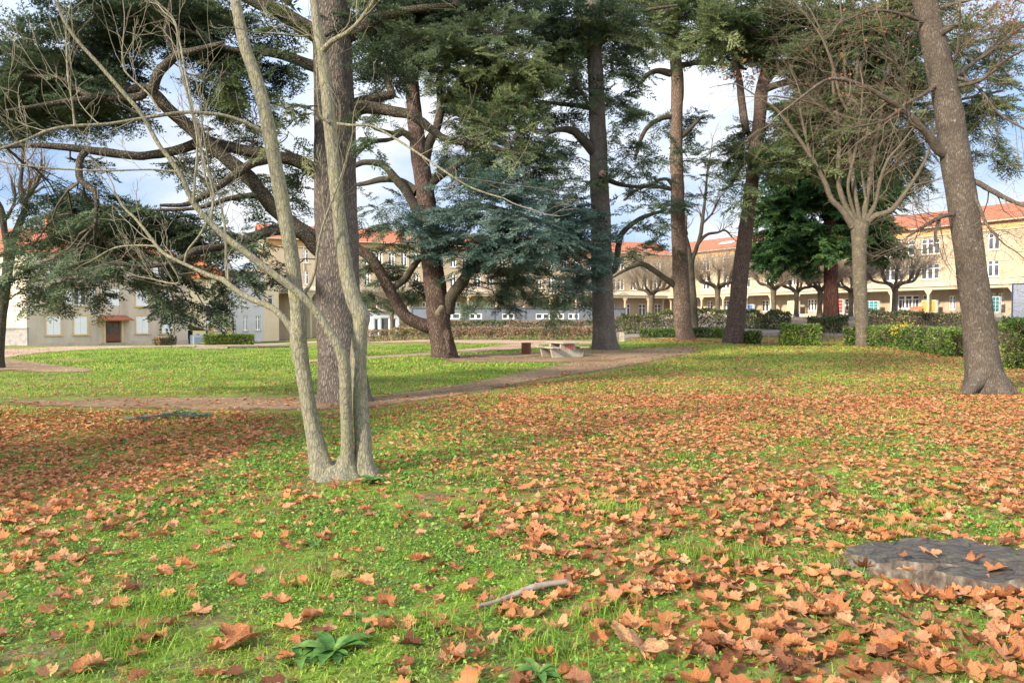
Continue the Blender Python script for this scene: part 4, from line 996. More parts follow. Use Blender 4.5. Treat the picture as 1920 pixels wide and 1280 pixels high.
B_ROWS = [(690, 60, 60, 50, D_, .8), (720, 110, 50, 40, D_, .8), (740, 15, 80, 30, D_, 1.), (830, 5, 90, 25, D_, 1.), (940, 10, 80, 30, D_, 1.), (700, 10, 60, 30, D_, .8), (740, 60, 60, 45, D_, 1.), (800, 50, 70, 40, D_, 1.2), (860, 90, 70, 40, D_, 1.1), (850, 30, 80, 35, D_, 1.2), (760, 150, 40, 30, D_, .6), (700, 170, 40, 40, D_, .5), (720, 220, 40, 30, D_, .4), (930, 60, 80, 45, D_, 1.1), (900, 130, 90, 40, O_, 1.2), (960, 150, 80, 45, O_, 1.2), (870, 170, 60, 35, O_, 1.), (930, 200, 90, 40, O_, 1.2), (990, 180, 60, 45, O_, 1.1), (880, 220, 60, 30, D_, .7), (970, 240, 60, 30, O_, 1.), (790, 100, 50, 40, D_, .9), (840, 130, 50, 30, O_, .8),
          (900, 300, 90, 30, D_, 1.2), (960, 290, 60, 35, D_, 1.2), (870, 330, 60, 26, B_, .9), (940, 340, 90, 35, B_, 1.1), (1000, 330, 60, 35, D_, .9), (1010, 290, 50, 40, D_, .9), (850, 290, 40, 24, D_, .6), (900, 370, 80, 28, B_, 1.), (980, 380, 70, 30, B_, 1.),
          (700, 395, 50, 35, D_, .5), (740, 420, 50, 30, D_, .7), (690, 440, 40, 26, D_, .6), (760, 390, 40, 30, D_, .5), (840, 410, 60, 25, B_, 1.3, -1.6), (900, 420, 80, 28, B_, 1.5, -1.8), (960, 425, 70, 28, B_, 1.5, -2.), (820, 440, 50, 22, B_, 1.2, -1.6), (870, 455, 70, 26, B_, 1.5, -1.8), (930, 465, 80, 28, B_, 1.5, -2.), (790, 425, 45, 25, B_, 1.1, -1.4), (880, 485, 60, 25, B_, 1.1, -1.5), (840, 480, 45, 25, B_, 1.2, -1.5), (980, 470, 60, 30, B_, 1.3, -2.), (1020, 440, 55, 35, B_, 1.3, -2.),
          (940, 510, 60, 24, D_, .8), (980, 530, 60, 28, D_, .9), (930, 560, 40, 14, D_, .6), (970, 575, 30, 12, D_, .5), (1000, 500, 50, 25, D_, .9), (870, 520, 40, 20, D_, .5), (895, 540, 36, 18, D_, .4), (885, 575, 26, 14, D_, .5), (1010, 560, 30, 25, D_, .7),
          (695, 545, 22, 22, D_, .9, 2), (688, 575, 20, 16, D_, .8, 2), (715, 510, 30, 18, D_, .5, 2), (770, 520, 28, 22, D_, 1., 2), (782, 545, 26, 16, D_, .9, 2), (750, 555, 26, 12, D_, .6, 2), (690, 500, 26, 22, D_, .5), (740, 575, 28, 12, D_, .5), (665, 500, 20, 30, D_, .4), (700, 470, 44, 20, D_, .5), (750, 460, 40, 22, D_, .6)]
foliage(t, B_ROWS, .64, .26, dens=.6, dspread=2.0, ext=overhead(t, 17, 23, 8, 6., 1.3))

# ---- the straight cedar with the sawn knot
t = Tree('cedar_tree', 'straight dark cedar with a pale sawn knot, standing beside the concrete table', 'tree', 1135, 654)
t.limb([(1136, 657, 54), (1133, 620, 46), (1130, 560, 43), (1128, 480, 41), (1126, 400, 38), (1123, 320, 36), (1120, 230, 33), (1117, 150, 31), (1112, 60, 29), (1106, -40, 25), (1100, -130, 12)], M['cedar_bark'], sides=26, per=8, rough=.08, flare=(.28, .6, 5), name='trunk', sink=.2)
mb = MB(); p = P(1130, 326, t.d - .50); tube(mb, [p + np.array([0, .1, 0]), p + np.array([0, -.06, 0])], [.2, .19], 12, 2); mb.build('sawn_knot', flat('cut_wood', (.40, .28, .18)), t.root, t.o)
t.limb([(1110, 35, 20), (1085, 60, 14), (1060, 72, 12), (1040, 88, 10), (1012, 108, 8), (960, 120, 5)], LB, -1.5)
t.limb([(1047, 85, 9), (1065, 120, 9), (1085, 160, 8), (1105, 200, 7), (1120, 215, 5)], LB, -1.4, -1.4)
t.limb([(1115, 60, 20), (1140, 45, 14), (1165, 35, 11), (1210, 20, 7), (1270, 10, 5)], LB, -1.)
t.limb([(1120, 290, 26), (1095, 265, 19), (1075, 245, 16), (1050, 243, 11), (1030, 248, 7)], LB, -1.)
t.limb([(1118, 205, 14), (1085, 198, 10), (1050, 195, 8), (1010, 190, 5)], LB, 1.)
t.limb([(1128, 470, 16), (1090, 450, 12), (1050, 445, 8), (1000, 450, 5)], LB, -2.)
t.limb([(1128, 520, 14), (1100, 520, 10), (1060, 530, 6)], LB, -2.)
t.limb([(1140, 510, 14), (1153, 503, 13), (1160, 458, 12), (1169, 435, 11), (1202, 409, 9), (1244, 395, 6)], LB, 1.5)
t.limb([(1125, 330, 12), (1160, 345, 9), (1195, 350, 7), (1230, 345, 4)], LB, 1.)
C_ROWS = [(1100, 5, 90, 25, O_, 1.), (1000, 20, 70, 30, D_, 1.), (1180, 5, 60, 30, O_, .9), (1110, 60, 60, 40, O_, .8), (1030, 140, 50, 30, D_, .9), (1040, 400, 60, 25, B_, 1.1, -2), (1080, 420, 60, 25, B_, 1.3, -2), (1030, 435, 60, 25, B_, 1.3, -2), (1090, 450, 55, 28, B_, 1.5, -2), (1050, 470, 60, 28, B_, 1.4, -2), (1100, 485, 45, 30, B_, 1.5, -2), (1060, 510, 55, 25, B_, 1.2, -1.8), (1105, 520, 35, 28, B_, 1.2, -1.8), (1080, 545, 45, 20, B_, 1., -1.5), (1040, 550, 36, 22, D_, .9), (1110, 560, 20, 14, D_, .9), (1030, 590, 22, 14, D_, .6), (1000, 520, 40, 22, D_, .7), (1060, 575, 24, 12, D_, .6),
          (1030, 40, 70, 40, D_, 1.1), (1080, 80, 60, 35, O_, .9), (1060, 120, 60, 40, O_, 1.), (1090, 30, 60, 35, D_, 1.), (1090, 170, 45, 40, D_, .8), (1020, 90, 50, 35, D_, 1.), (1040, 180, 40, 40, D_, .7), (1050, 220, 45, 30, D_, .6), (1070, 290, 45, 30, D_, .8), (1030, 300, 50, 30, D_, .9), (1070, 340, 50, 20, D_, .7), (1040, 360, 50, 25, D_, .8), (1090, 380, 40, 25, B_, .9),
          (1160, 90, 45, 50, D_, .9), (1180, 140, 45, 35, D_, .9), (1170, 190, 45, 30, D_, .9), (1190, 60, 60, 40, O_, .8), (1150, 30, 50, 30, D_, .9), (1190, 220, 40, 25, D_, .6), (1170, 250, 40, 25, D_, .6), (1180, 290, 40, 25, D_, .7), (1190, 330, 50, 25, D_, .7), (1160, 310, 30, 30, D_, .6), (1200, 370, 45, 25, D_, .7), (1190, 430, 40, 20, D_, .6), (1170, 470, 36, 20, D_, .5), (1220, 400, 40, 20, D_, .6), (1210, 300, 40, 25, D_, .6)]
foliage(t, C_ROWS, .80, .25, TPL_FAR, dens=.62, dspread=2.2)

# ---- tall light brown conifer
t = Tree('conifer_tree', 'tall light brown conifer with a swollen crooked foot, right of the straight dark cedar', 'tree', 1285, 636)
PB = M['pine_bark']
t.limb([(1287, 638, 36), (1281, 605, 34), (1278, 560, 33), (1276, 500, 31), (1272, 430, 28), (1270, 350, 26), (1268, 280, 25), (1269, 210, 24), (1270, 150, 24), (1265, 95, 22), (1262, 20, 19), (1258, -60, 10)], PB, sides=22, per=7, rough=.11, flare=(.25, .9, 3), name='trunk', sink=.2)
t.limb([(1265, 533, 16), (1250, 524, 12), (1225, 506, 11), (1205, 495, 11), (1190, 498, 8), (1165, 510, 6), (1150, 520, 4)], LB, -1.5)
t.limb([(1264, 218, 12), (1240, 222, 10), (1215, 238, 9), (1200, 265, 8), (1190, 300, 6)], LB, -.5)
t.limb([(1258, 138, 16), (1235, 133, 12), (1215, 140, 9), (1195, 165, 6)], LB, -.5)
t.limb([(1262, 355, 9), (1230, 350, 8), (1200, 352, 7), (1170, 375, 5)], LB, -1.)
t.limb([(1262, 350, 7), (1245, 335, 6), (1200, 355, 4)], LB, -.5)
t.limb([(1270, 95, 16), (1295, 78, 12), (1330, 70, 9), (1370, 78, 6)], LB, -1.)
t.limb([(1270, 125, 12), (1310, 118, 9), (1350, 120, 7), (1400, 130, 5)], LB, -1.)
t.limb([(1265, 70, 14), (1230, 50, 10), (1190, 45, 7)], LB, -1.)
t.limb([(1274, 260, 10), (1290, 245, 9), (1310, 225, 6)], LB, -.5)
D_ROWS = [(1300, 5, 90, 25, O_, 1.), (1220, 100, 40, 30, O_, .6), (1240, 20, 55, 35, D_, 1.), (1230, 70, 50, 30, O_, .8), (1290, 30, 55, 35, O_, 1.), (1310, 70, 50, 25, O_, .9), (1270, 80, 40, 25, D_, .7), (1340, 90, 50, 30, O_, .9), (1300, 100, 40, 18, O_, .6), (1300, 235, 32, 22, D_, 1.2), (1280, 280, 26, 20, D_, .7), (1235, 240, 26, 20, D_, .4), (1250, 300, 30, 26, D_, .4), (1300, 330, 30, 24, D_, .4), (1272, 385, 50, 12, D_, 1.), (1230, 385, 36, 12, D_, .6), (1320, 375, 40, 16, D_, .5), (1215, 335, 26, 24, D_, .5), (1240, 425, 36, 14, D_, .6), (1210, 455, 36, 14, D_, .6), (1250, 470, 30, 12, D_, .4), (1310, 300, 26, 26, D_, .4), (1200, 480, 30, 12, D_, .5)]
foliage(t, D_ROWS, .9, .25, TPL_FAR, dens=.7, dspread=2.)

# ---- leaning cedar with the wide green crown
t = Tree('cedar_tree', 'leaning cedar with a wide sunlit green crown, left of the clipped green hedge', 'tree', 1375, 644)
t.limb([(1374, 647, 40), (1379, 610, 36), (1384, 560, 33), (1390, 500, 31), (1396, 450, 29), (1404, 390, 27), (1411, 330, 26), (1418, 270, 25), (1425, 215, 25), (1428, 170, 24), (1440, 120, 20), (1455, 50, 16), (1465, -40, 8)], M['cedar_bark_brown'], sides=22, per=7, rough=.06, flare=(.22, .9, 4), name='trunk', sink=.2)
t.limb([(1428, 170, 16), (1460, 158, 14), (1500, 150, 12), (1530, 152, 10), (1580, 160, 6)], M['dark_twig'], -1.)
t.limb([(1430, 160, 16), (1470, 120, 13), (1510, 125, 11), (1545, 140, 8)], M['dark_twig'], 1.)
t.limb([(1400, 250, 15), (1392, 200, 15), (1385, 140, 13), (1372, 90, 10), (1350, 30, 6)], PB, 1.5, 1.)
t.limb([(1440, 110, 14), (1520, 60, 11), (1600, 40, 8), (1700, 50, 5)], LB, -2.)
t.limb([(1445, 90, 12), (1400, 50, 9), (1340, 40, 6)], LB, -1.)
t.limb([(1425, 200, 12), (1550, 210, 10), (1660, 200, 8), (1780, 190, 6), (1880, 170, 4)], LB, 4.)
t.limb([(1440, 120, 12), (1600, 110, 9), (1740, 100, 7), (1870, 70, 4)], LB, 4.)
t.limb([(1415, 290, 9), (1390, 310, 8), (1370, 350, 5)], LB, -1.)
E_ROWS = [(1340, 60, 60, 50, O_, .9), (1450, 20, 90, 30, O_, 1.), (1520, 100, 60, 30, O_, 1.), (1600, 60, 90, 40, O_, 1.), (1700, 10, 80, 30, O_, 1.), (1560, 230, 60, 30, O_, 1.), (1640, 310, 50, 30, O_, .8), (1550, 310, 60, 30, O_, .9), (1480, 290, 50, 30, O_, .9), (1370, 30, 60, 40, O_, 1.1), (1420, 60, 70, 35, O_, 1.2), (1390, 100, 60, 30, O_, 1.1), (1450, 90, 60, 35, O_, 1.2), (1500, 40, 70, 40, O_, 1.1), (1480, 120, 60, 26, O_, 1.), (1540, 80, 70, 40, O_, 1.2), (1580, 30, 70, 40, O_, 1.), (1620, 80, 70, 45, O_, 1.2), (1660, 30, 60, 40, O_, 1.), (1560, 150, 60, 40, O_, 1.1), (1620, 150, 70, 45, O_, 1.2), (1680, 120, 60, 50, O_, 1.1), (1530, 200, 60, 35, O_, 1.1), (1600, 210, 70, 35, O_, 1.1), (1670, 200, 60, 45, O_, 1.1), (1500, 250, 60, 35, O_, 1.1), (1580, 260, 70, 30, O_, 1.), (1650, 260, 60, 30, O_, 1.), (1690, 280, 40, 30, O_, .8),
          (1420, 240, 45, 25, O_, 1.), (1390, 275, 45, 22, O_, 1.3), (1370, 310, 34, 24, O_, .9), (1420, 290, 40, 24, O_, 1.1), (1390, 345, 34, 26, O_, 1.), (1385, 385, 25, 22, O_, 1.1), (1450, 320, 45, 30, O_, 1.), (1720, 60, 50, 50, O_, .8), (1740, 160, 50, 50, O_, .8), (1730, 240, 45, 40, O_, .8),
          (1840, 50, 45, 30, O_, .8, 4), (1870, 110, 50, 30, O_, .8, 4), (1850, 150, 50, 22, O_, .9, 4), (1860, 195, 50, 22, O_, 1., 4), (1840, 235, 40, 18, O_, 1., 4), (1880, 70, 40, 30, O_, .5, 4), (1850, 300, 34, 14, O_, .7, 4), (1870, 315, 26, 16, O_, .6, 4), (1830, 210, 40, 22, O_, .9, 4), (1800, 100, 40, 60, O_, .7, 4), (1725, 350, 24, 36, O_, .8, 4), (1710, 320, 30, 30, O_, .8, 4)]
foliage(t, E_ROWS, .95, .25, TPL_FAR, dens=.85, dspread=2.5)

# ---- giant sequoia
t = Tree('sequoia_tree', 'giant sequoia with red brown trunk and dark drooping crown behind the hedges', 'tree', 1559, 604); t.slim = .68
t.limb([(1559, 614, 46), (1559, 590, 41), (1558, 550, 38), (1558, 500, 36), (1557, 440, 34), (1556, 380, 30), (1555, 320, 26), (1554, 240, 20), (1553, 160, 14), (1552, 90, 7)], M['sequoia_bark'], sides=24, per=7, rough=.05, flare=(.25, 1., 6), name='trunk', sink=.2)
G_ROWS = []
for k in range(44):
    f = k / 43; y = 482 - 330 * f; half = 132 - 70 * f ** 1.3; a = k * 2.399
    G_ROWS.append((1550 + half * .72 * math.cos(a), y + rng.normal() * 8, 42 - 12 * f, 20, D_, 1.3, 2.8 * math.sin(a) * (1 - .4 * f)))
G_ROWS += [(1425, 470, 30, 20, D_, 1.3), (1440, 490, 26, 22, D_, 1.2), (1470, 480, 30, 24, D_, 1.2), (1450, 440, 36, 24, D_, 1.3), (1520, 500, 22, 18, D_, .9), (1500, 450, 34, 26, D_, 1.3), (1632, 415, 30, 26, D_, 1.3), (1648, 380, 30, 28, D_, 1.3), (1630, 445, 14, 12, D_, .8), (1535, 470, 20, 20, D_, 1.), (1600, 400, 40, 30, D_, 1.3), (1430, 400, 36, 30, D_, 1.3), (1470, 360, 40, 30, D_, 1.3), (1525, 510, 14, 10, D_, .8), (1676, 345, 26, 30, D_, 1.1)]
foliage(t, G_ROWS, .95, .6, TPL_SEQ, dens=.75, leafmats=[M['needle_seq']] * 3, dspread=1.5, woodmat=M['dark_twig'])

t = Tree('small_conifer', 'small dark conifer standing beyond the left edge, shading the leaf litter', 'tree', 960, 700)
t.root.location = (-13.6, 3.2, float(ter(-13.6, 3.2))); t.o = np.array(t.root.location); t.base = t.o
t.raw([t.o + [0, 0, -.1], t.o + [.1, 0, 3.], t.o + [0, .1, 6.], t.o + [0, 0, 8.6]], [.22, .17, .10, .03], M['cedar_bark_brown'], 'trunk', 14)
foliage(t, [], 1., ext=[(t.o + [math.cos(k * 2.4) * (1.9 - k * .06), math.sin(k * 2.4) * (1.9 - k * .06), 2.2 + k * .26], (1.1, 1.1, .4), 13, .95, 0) for k in range(0, 24, 2)])

# ---- bare trees
def bare(tr, starts, levels, **k):
    mb = MB(); S, D, Ln, Rd = (np.array(v) for v in zip(*starts)); grow(mb, S, D, Ln, Rd, levels, **k.pop('kw', {}))
    mb.build('branches', k.get('mat', M['twig']), tr.root, tr.o, True)
def along(paths, n, lo, Lr, rr, ang=(.5, 1.1), up=.25):
    """starting points for side branches on traced limbs"""
    out = []
    for p, r in paths:
        K = len(p); T = norm(np.gradient(p, axis=0))
        for _ in range(n):
            f = rng.uniform(lo, 1) * (K - 1); i = int(min(f, K - 1))
            d = side_dirs(T[i:i + 1], rng.uniform(*ang, 1), up)[0]
            out.append((p[i], d, rng.uniform(*Lr), max(.003, r[i] * rr)))
    return out
def tips(paths, Lr):
    return [(p[-1], norm(p[-1] - p[-3]), rng.uniform(*Lr), r[-1] * .9) for p, r in paths]

# the three stemmed tree in front
t = Tree('multi_stemmed_tree', 'grey three stemmed bare tree in the foreground, stems parting at the foot', 'tree', 640, 893); t.slim = .84
AB = M['ash_bark']
Ls = []
t.limb([(618, 905, 62), (603, 870, 48), (588, 810, 36), (577, 750, 33), (567, 690, 33), (560, 640, 37), (560, 615, 36), (556, 560, 32), (545, 470, 32), (533, 400, 31), (520, 330, 31), (508, 265, 31), (495, 200, 28), (478, 140, 27), (460, 90, 25), (447, 30, 23), (437, -30, 21), (420, -120, 16)], AB, 0, 0, 24, 9, .07, (.75, .16, 3), 'trunk', sink=.08)
t.limb([(648, 905, 46), (652, 870, 32), (650, 800, 27), (648, 740, 27), (646, 690, 27), (636, 652, 23), (612, 612, 18), (588, 578, 17), (567, 556, 17), (545, 538, 16), (520, 519, 16), (467, 479, 16), (417, 439, 14), (388, 410, 13), (362, 380, 11), (345, 340, 10), (322, 303, 10), (297, 270, 9), (267, 217, 9), (233, 176, 9), (187, 123, 8), (140, 70, 7), (113, 23, 6), (104, -20, 5)], AB, -.9, 0, 20, 9, .07, (.5, .14, 3), 'trunk', sink=.08)
t.limb([(690, 905, 60), (684, 870, 42), (679, 800, 36), (675, 740, 35), (672, 680, 35), (675, 620, 34), (677, 592, 38), (663, 562, 35), (650, 510, 32), (640, 440, 31), (632, 370, 29), (625, 300, 28), (618, 230, 27), (611, 160, 26), (602, 90, 25), (592, 30, 21), (586, -40, 19), (578, -140, 15)], AB, .1, .05, 24, 9, .07, (.75, .16, 4), 'trunk', sink=.08)
Ls.append(t.limb([(556, 632, 22), (548, 618, 17), (535, 600, 16), (518, 583, 15), (500, 572, 14), (467, 559, 13), (433, 537, 12), (418, 524, 12), (400, 519, 10), (350, 497, 8), (310, 477, 7), (293, 460, 7), (273, 433, 7), (252, 408, 6), (233, 390, 5), (215, 360, 4)], AB, .6))
Ls.append(t.limb([(502, 252, 14), (485, 243, 10), (455, 228, 9), (420, 217, 8), (380, 212, 8), (345, 211, 8), (305, 216, 8), (255, 224, 7), (200, 233, 7), (130, 237, 7), (90, 245, 7), (55, 260, 6), (20, 273, 6), (-20, 285, 5), (-70, 300, 4)], AB, -1.2))
Ls.append(t.limb([(606, 95, 14), (622, 78, 12), (645, 65, 11), (665, 50, 10), (685, 25, 9), (705, -5, 8), (730, -50, 6)], AB, -.5))
Ls.append(t.limb([(571, 549, 9), (583, 530, 8), (592, 500, 7), (596, 465, 6), (605, 425, 5), (625, 370, 4), (640, 330, 4), (655, 280, 3)], AB, -.3))
Ls.append(t.limb([(430, 537, 8), (424, 500, 7), (424, 462, 6), (421, 420, 5), (410, 370, 4), (396, 330, 4), (386, 280, 3), (375, 200, 3)], AB, .4, .4))
Ls.append(t.limb([(632, 232, 7), (660, 235, 6), (695, 236, 5), (735, 256, 5), (780, 285, 5), (820, 312, 5), (870, 345, 4), (905, 360, 4), (945, 372, 3)], AB, -.7))
Ls.append(t.limb([(617, 230, 8), (598, 205, 5), (590, 80, 4), (560, 68, 4), (500, 62, 3)], AB, -.5))
Ls.append(t.limb([(345, 497, 6), (352, 470, 5), (375, 440, 5), (395, 400, 4), (398, 370, 4), (385, 330, 4), (370, 250, 3), (340, 140, 3)], AB, .3, .4))
Ls.append(t.limb([(362, 382, 6), (365, 340, 5), (370, 262, 5), (355, 190, 4), (335, 100, 4), (328, 40, 3), (290, 0, 3)], AB, -.6, -.6))
Ls.append(t.limb([(395, 415, 6), (400, 360, 5), (385, 310, 5), (372, 250, 4), (350, 150, 4), (330, 50, 4), (305, 20, 3)], AB, .2, -.3))
Ls.append(t.limb([(300, 210, 5), (280, 178, 4), (250, 150, 4), (232, 128, 4), (229, 90, 3)], AB, -1., -1.))
Ls.append(t.limb([(140, 237, 5), (135, 190, 4), (127, 140, 4), (124, 60, 3)], AB, -1.1, -1.1))
Ls.append(t.limb([(330, 322, 5), (280, 318, 4), (190, 320, 4), (90, 315, 4), (10, 305, 3)], AB, -1.3, -.9))
Ls.append(t.limb([(296, 462, 5), (260, 460, 4), (215, 465, 4), (170, 490, 3)], AB, .8, .5))
Ls.append(t.limb([(310, 478, 5), (335, 530, 4), (270, 520, 3)], AB, .8, .5))
st = along(Ls, 6, .2, (.35, 1.1), .34, (.4, .95), .45) + tips(Ls, (.3, .7))
bare(t, st, 3, kw=dict(wob=.13, trop=(0, 0, .25), nch=(3, 2), ratio=.5, ang=(.4, .9), minr=.0022, K=7), mat=M['ash_twig'])
mb = MB(); c_ = t.base + np.array([.0, .03, 0]); tube(mb, [c_ + [0, 0, -.14], c_ + [0, 0, -.02], c_ + [.01, 0, .07], c_ + [.02, 0, .15], c_ + [.0, 0, .20]], [.40, .31, .25, .19, .08], 40, 8, .34, (.35, .16, 7), seed=3); mb.build('root_crown', AB, t.root, t.o, True)
FRONT = t

# far left bare plane
t = Tree('bare_tree', 'dark leafless tree cut by the left edge beside the gravel path', 'tree', -2, 690)
Ls = [t.limb([(-4, 693, 26), (-2, 650, 20), (4, 590, 18), (10, 540, 18), (16, 490, 20), (18, 455, 20)], M['limb_bark'], 0, 0, 14, 6, .08, (.3, .3, 4), 'trunk', sink=.1)]
Ls = [t.limb([(16, 470, 16), (8, 430, 13), (2, 395, 12), (-14, 365, 10), (-40, 330, 6)], M['limb_bark'], -.5), t.limb([(18, 465, 16), (32, 430, 14), (46, 395, 12), (45, 375, 13), (38, 350, 9), (42, 310, 6), (44, 270, 4)], M['limb_bark'], .5), t.limb([(44, 380, 10), (58, 360, 9), (75, 330, 6), (78, 300, 4)], M['limb_bark'], .3, .4), t.limb([(4, 420, 8), (20, 395, 6), (28, 370, 5), (20, 330, 3)], M['limb_bark'], .9)]
bare(t, along(Ls, 6, .3, (.8, 2.0), .5, (.3, 1.), .4) + tips(Ls, (1., 2.)), 3, kw=dict(wob=.16, nch=(5, 4), ratio=.5, minr=.004))

# slim bare tree behind the brown conifer
t = Tree('bare_tree', 'slim dark leafless tree close behind the swollen foot of the light brown conifer', 'tree', 1303, 622)
t.limb([(1303, 626, 16), (1302, 590, 14), (1299, 550, 14), (1296, 510, 13), (1296, 487, 13)], M['limb_bark'], 0, 0, 12, 5, .06, (.3, .4, 4), 'trunk', sink=.1)
Ls = [t.limb([(1296, 490, 11), (1306, 465, 8), (1314, 437, 8), (1318, 405, 7), (1321, 381, 6), (1325, 340, 4), (1330, 300, 3)], M['limb_bark'], .3), t.limb([(1295, 490, 11), (1290, 460, 9), (1284, 437, 8), (1280, 400, 5), (1272, 350, 3)], M['limb_bark'], -.4), t.limb([(1310, 455, 7), (1325, 440, 6), (1345, 436, 5), (1360, 432, 4), (1373, 445, 3)], M['limb_bark'], .6), t.limb([(1316, 420, 5), (1335, 400, 4), (1350, 370, 3)], M['limb_bark'], .4)]
bare(t, along(Ls, 5, .3, (1., 2.5), .5, (.3, 1.), .3) + tips(Ls, (1.2, 2.2)), 3, kw=dict(wob=.16, nch=(4, 4), ratio=.5, minr=.007))

# pollarded plane with many upright limbs
t = Tree('pollarded_plane_tree', 'pale pollarded plane whose many upright limbs fan out from one mossy trunk', 'tree', 1618, 649); t.slim = .80
PO = M['pollard_bark']
t.limb([(1619, 652, 36), (1617, 620, 31), (1614, 570, 30), (1612, 510, 31), (1611, 460, 32), (1612, 430, 38), (1613, 415, 36)], PO, 0, 0, 20, 7, .06, (.25, .5, 5), 'trunk', sink=.12)
Lq = [[(1600, 425, 24), (1580, 395, 17), (1560, 375, 15), (1548, 345, 14), (1530, 310, 12), (1505, 270, 11), (1480, 235, 9), (1455, 205, 8), (1430, 188, 5), (1395, 165, 4)], [(1607, 420, 20), (1585, 385, 15), (1572, 340, 14), (1573, 290, 12), (1572, 230, 10), (1562, 165, 8), (1560, 110, 6), (1540, 60, 5), (1520, 20, 4)],
      [(1612, 420, 22), (1605, 380, 15), (1598, 320, 13), (1592, 260, 12), (1590, 200, 10), (1585, 140, 8), (1580, 70, 6), (1575, 0, 4)], [(1618, 420, 20), (1625, 375, 14), (1632, 330, 13), (1640, 275, 12), (1652, 210, 10), (1656, 150, 8), (1660, 90, 7), (1665, 10, 5)],
      [(1620, 425, 22), (1640, 405, 17), (1670, 395, 15), (1695, 365, 12), (1715, 335, 10), (1735, 300, 8), (1745, 275, 5)], [(1620, 420, 16), (1640, 385, 12), (1650, 340, 10), (1665, 300, 8), (1690, 270, 6), (1712, 240, 4)],
      [(1520, 295, 9), (1512, 260, 7), (1502, 215, 6), (1500, 195, 5)], [(1570, 230, 8), (1550, 205, 7), (1510, 190, 6), (1450, 180, 4)], [(1590, 210, 8), (1575, 180, 7), (1560, 120, 7), (1540, 70, 6), (1515, 35, 5), (1490, 5, 4)],
      [(1590, 200, 9), (1605, 150, 8), (1612, 90, 6), (1640, 30, 4)], [(1612, 420, 14), (1600, 395, 10), (1590, 350, 9), (1600, 300, 8), (1612, 240, 6), (1618, 160, 5)], [(1625, 380, 9), (1618, 340, 7), (1612, 290, 6), (1610, 230, 5)]]
Ls = [t.limb([(a, b, c * .82) for a, b, c in q], PO, rng.uniform(-1.6, 1.6)) for q in Lq]
bare(t, along(Ls, 9, .2, (1.4, 4.2), .24, (.35, 1.1), .1) + tips(Ls, (1., 2.5)), 3, kw=dict(wob=.17, trop=(0, 0, -.05), nch=(5, 3), ratio=.5, ang=(.4, 1.1), minr=.0055, rfac=.42))

# big plane on the right
t = Tree('plane_tree', 'big leaning plane tree with mottled trunk and flared foot, right of the hedge', 'tree', 1848, 737); t.slim = .86
t.limb([(1853, 742, 78), (1848, 715, 72), (1842, 670, 66), (1834, 600, 62), (1824, 520, 60), (1813, 440, 58), (1803, 370, 57), (1794, 310, 58), (1785, 250, 57), (1773, 180, 54), (1758, 110, 50), (1742, 40, 48), (1728, -30, 46), (1705, -140, 40), (1690, -260, 28)], M['plane_bark'], 0, 0, 32, 9, .055, (.75, .38, 5), 'trunk', sink=.15)
HB_ = M['plane_bark']
for q in ([(1852, 700, 50), (1878, 722, 42), (1900, 741, 26), (1922, 752, 12)], [(1840, 700, 40), (1822, 728, 30), (1810, 741, 14)], [(1850, 705, 40), (1858, 735, 34), (1866, 752, 18)]):
    t.limb(q, HB_, -.35, -.15, 14, 6, .18, name='root')
Lq = [([(1778, 292, 22), (1757, 280, 20), (1742, 255, 17), (1720, 232, 14), (1695, 207, 12), (1660, 185, 11), (1635, 170, 10), (1600, 155, 9), (1570, 148, 8), (1540, 155, 6), (1480, 200, 4)], -1.2), ([(1812, 338, 16), (1832, 342, 12), (1860, 358, 11), (1895, 376, 9), (1935, 390, 7), (1980, 400, 4)], -.8), ([(1690, 205, 8), (1700, 190, 8), (1695, 150, 7), (1670, 100, 6), (1655, 60, 4)], -1.),
      ([(1765, 150, 12), (1735, 175, 9), (1700, 195, 8), (1660, 225, 6), (1600, 240, 4)], -.9), ([(1785, 145, 12), (1810, 130, 9), (1850, 100, 8), (1890, 70, 7), (1930, 40, 5)], .8), ([(1790, 145, 9), (1830, 160, 7), (1870, 210, 5), (1925, 245, 4)], -.8), ([(1772, 140, 8), (1790, 110, 7), (1798, 80, 5), (1800, 20, 4)], -.7),
      ([(1800, 400, 11), (1770, 405, 9), (1740, 420, 8), (1715, 435, 6), (1700, 445, 4)], -.9), ([(1816, 340, 9), (1835, 385, 7), (1850, 420, 6), (1870, 445, 4)], -.9), ([(1765, 402, 7), (1755, 430, 6), (1752, 460, 4)], -1.), ([(1780, 165, 9), (1840, 150, 7), (1890, 110, 6), (1930, 90, 4)], -1.5), ([(1748, 50, 9), (1700, 30, 7), (1640, 20, 5), (1580, 40, 3)], -1.), ([(1745, 20, 9), (1800, 5, 7), (1870, -10, 5), (1930, 10, 3)], -1.)]
Ls = [t.limb(q, HB_, dd) for q, dd in Lq]
mb = MB(); p = P(1765, 62, t.d - .25); tube(mb, [p, p + np.array([.2, -.2, .1]), p + np.array([.28, -.25, .05])], [.08, .06, .035], 8, 3, .1); mb.build('broken_stub', M['plane_bark'], t.root, t.o, True)
bare(t, along(Ls, 11, .2, (.6, 2.1), .26, (.35, 1.1), .05) + tips(Ls, (.5, 1.5)), 3, kw=dict(wob=.19, trop=(0, 0, .0), nch=(5, 3), ratio=.5, ang=(.4, 1.1), minr=.0026, rfac=.42, K=7))
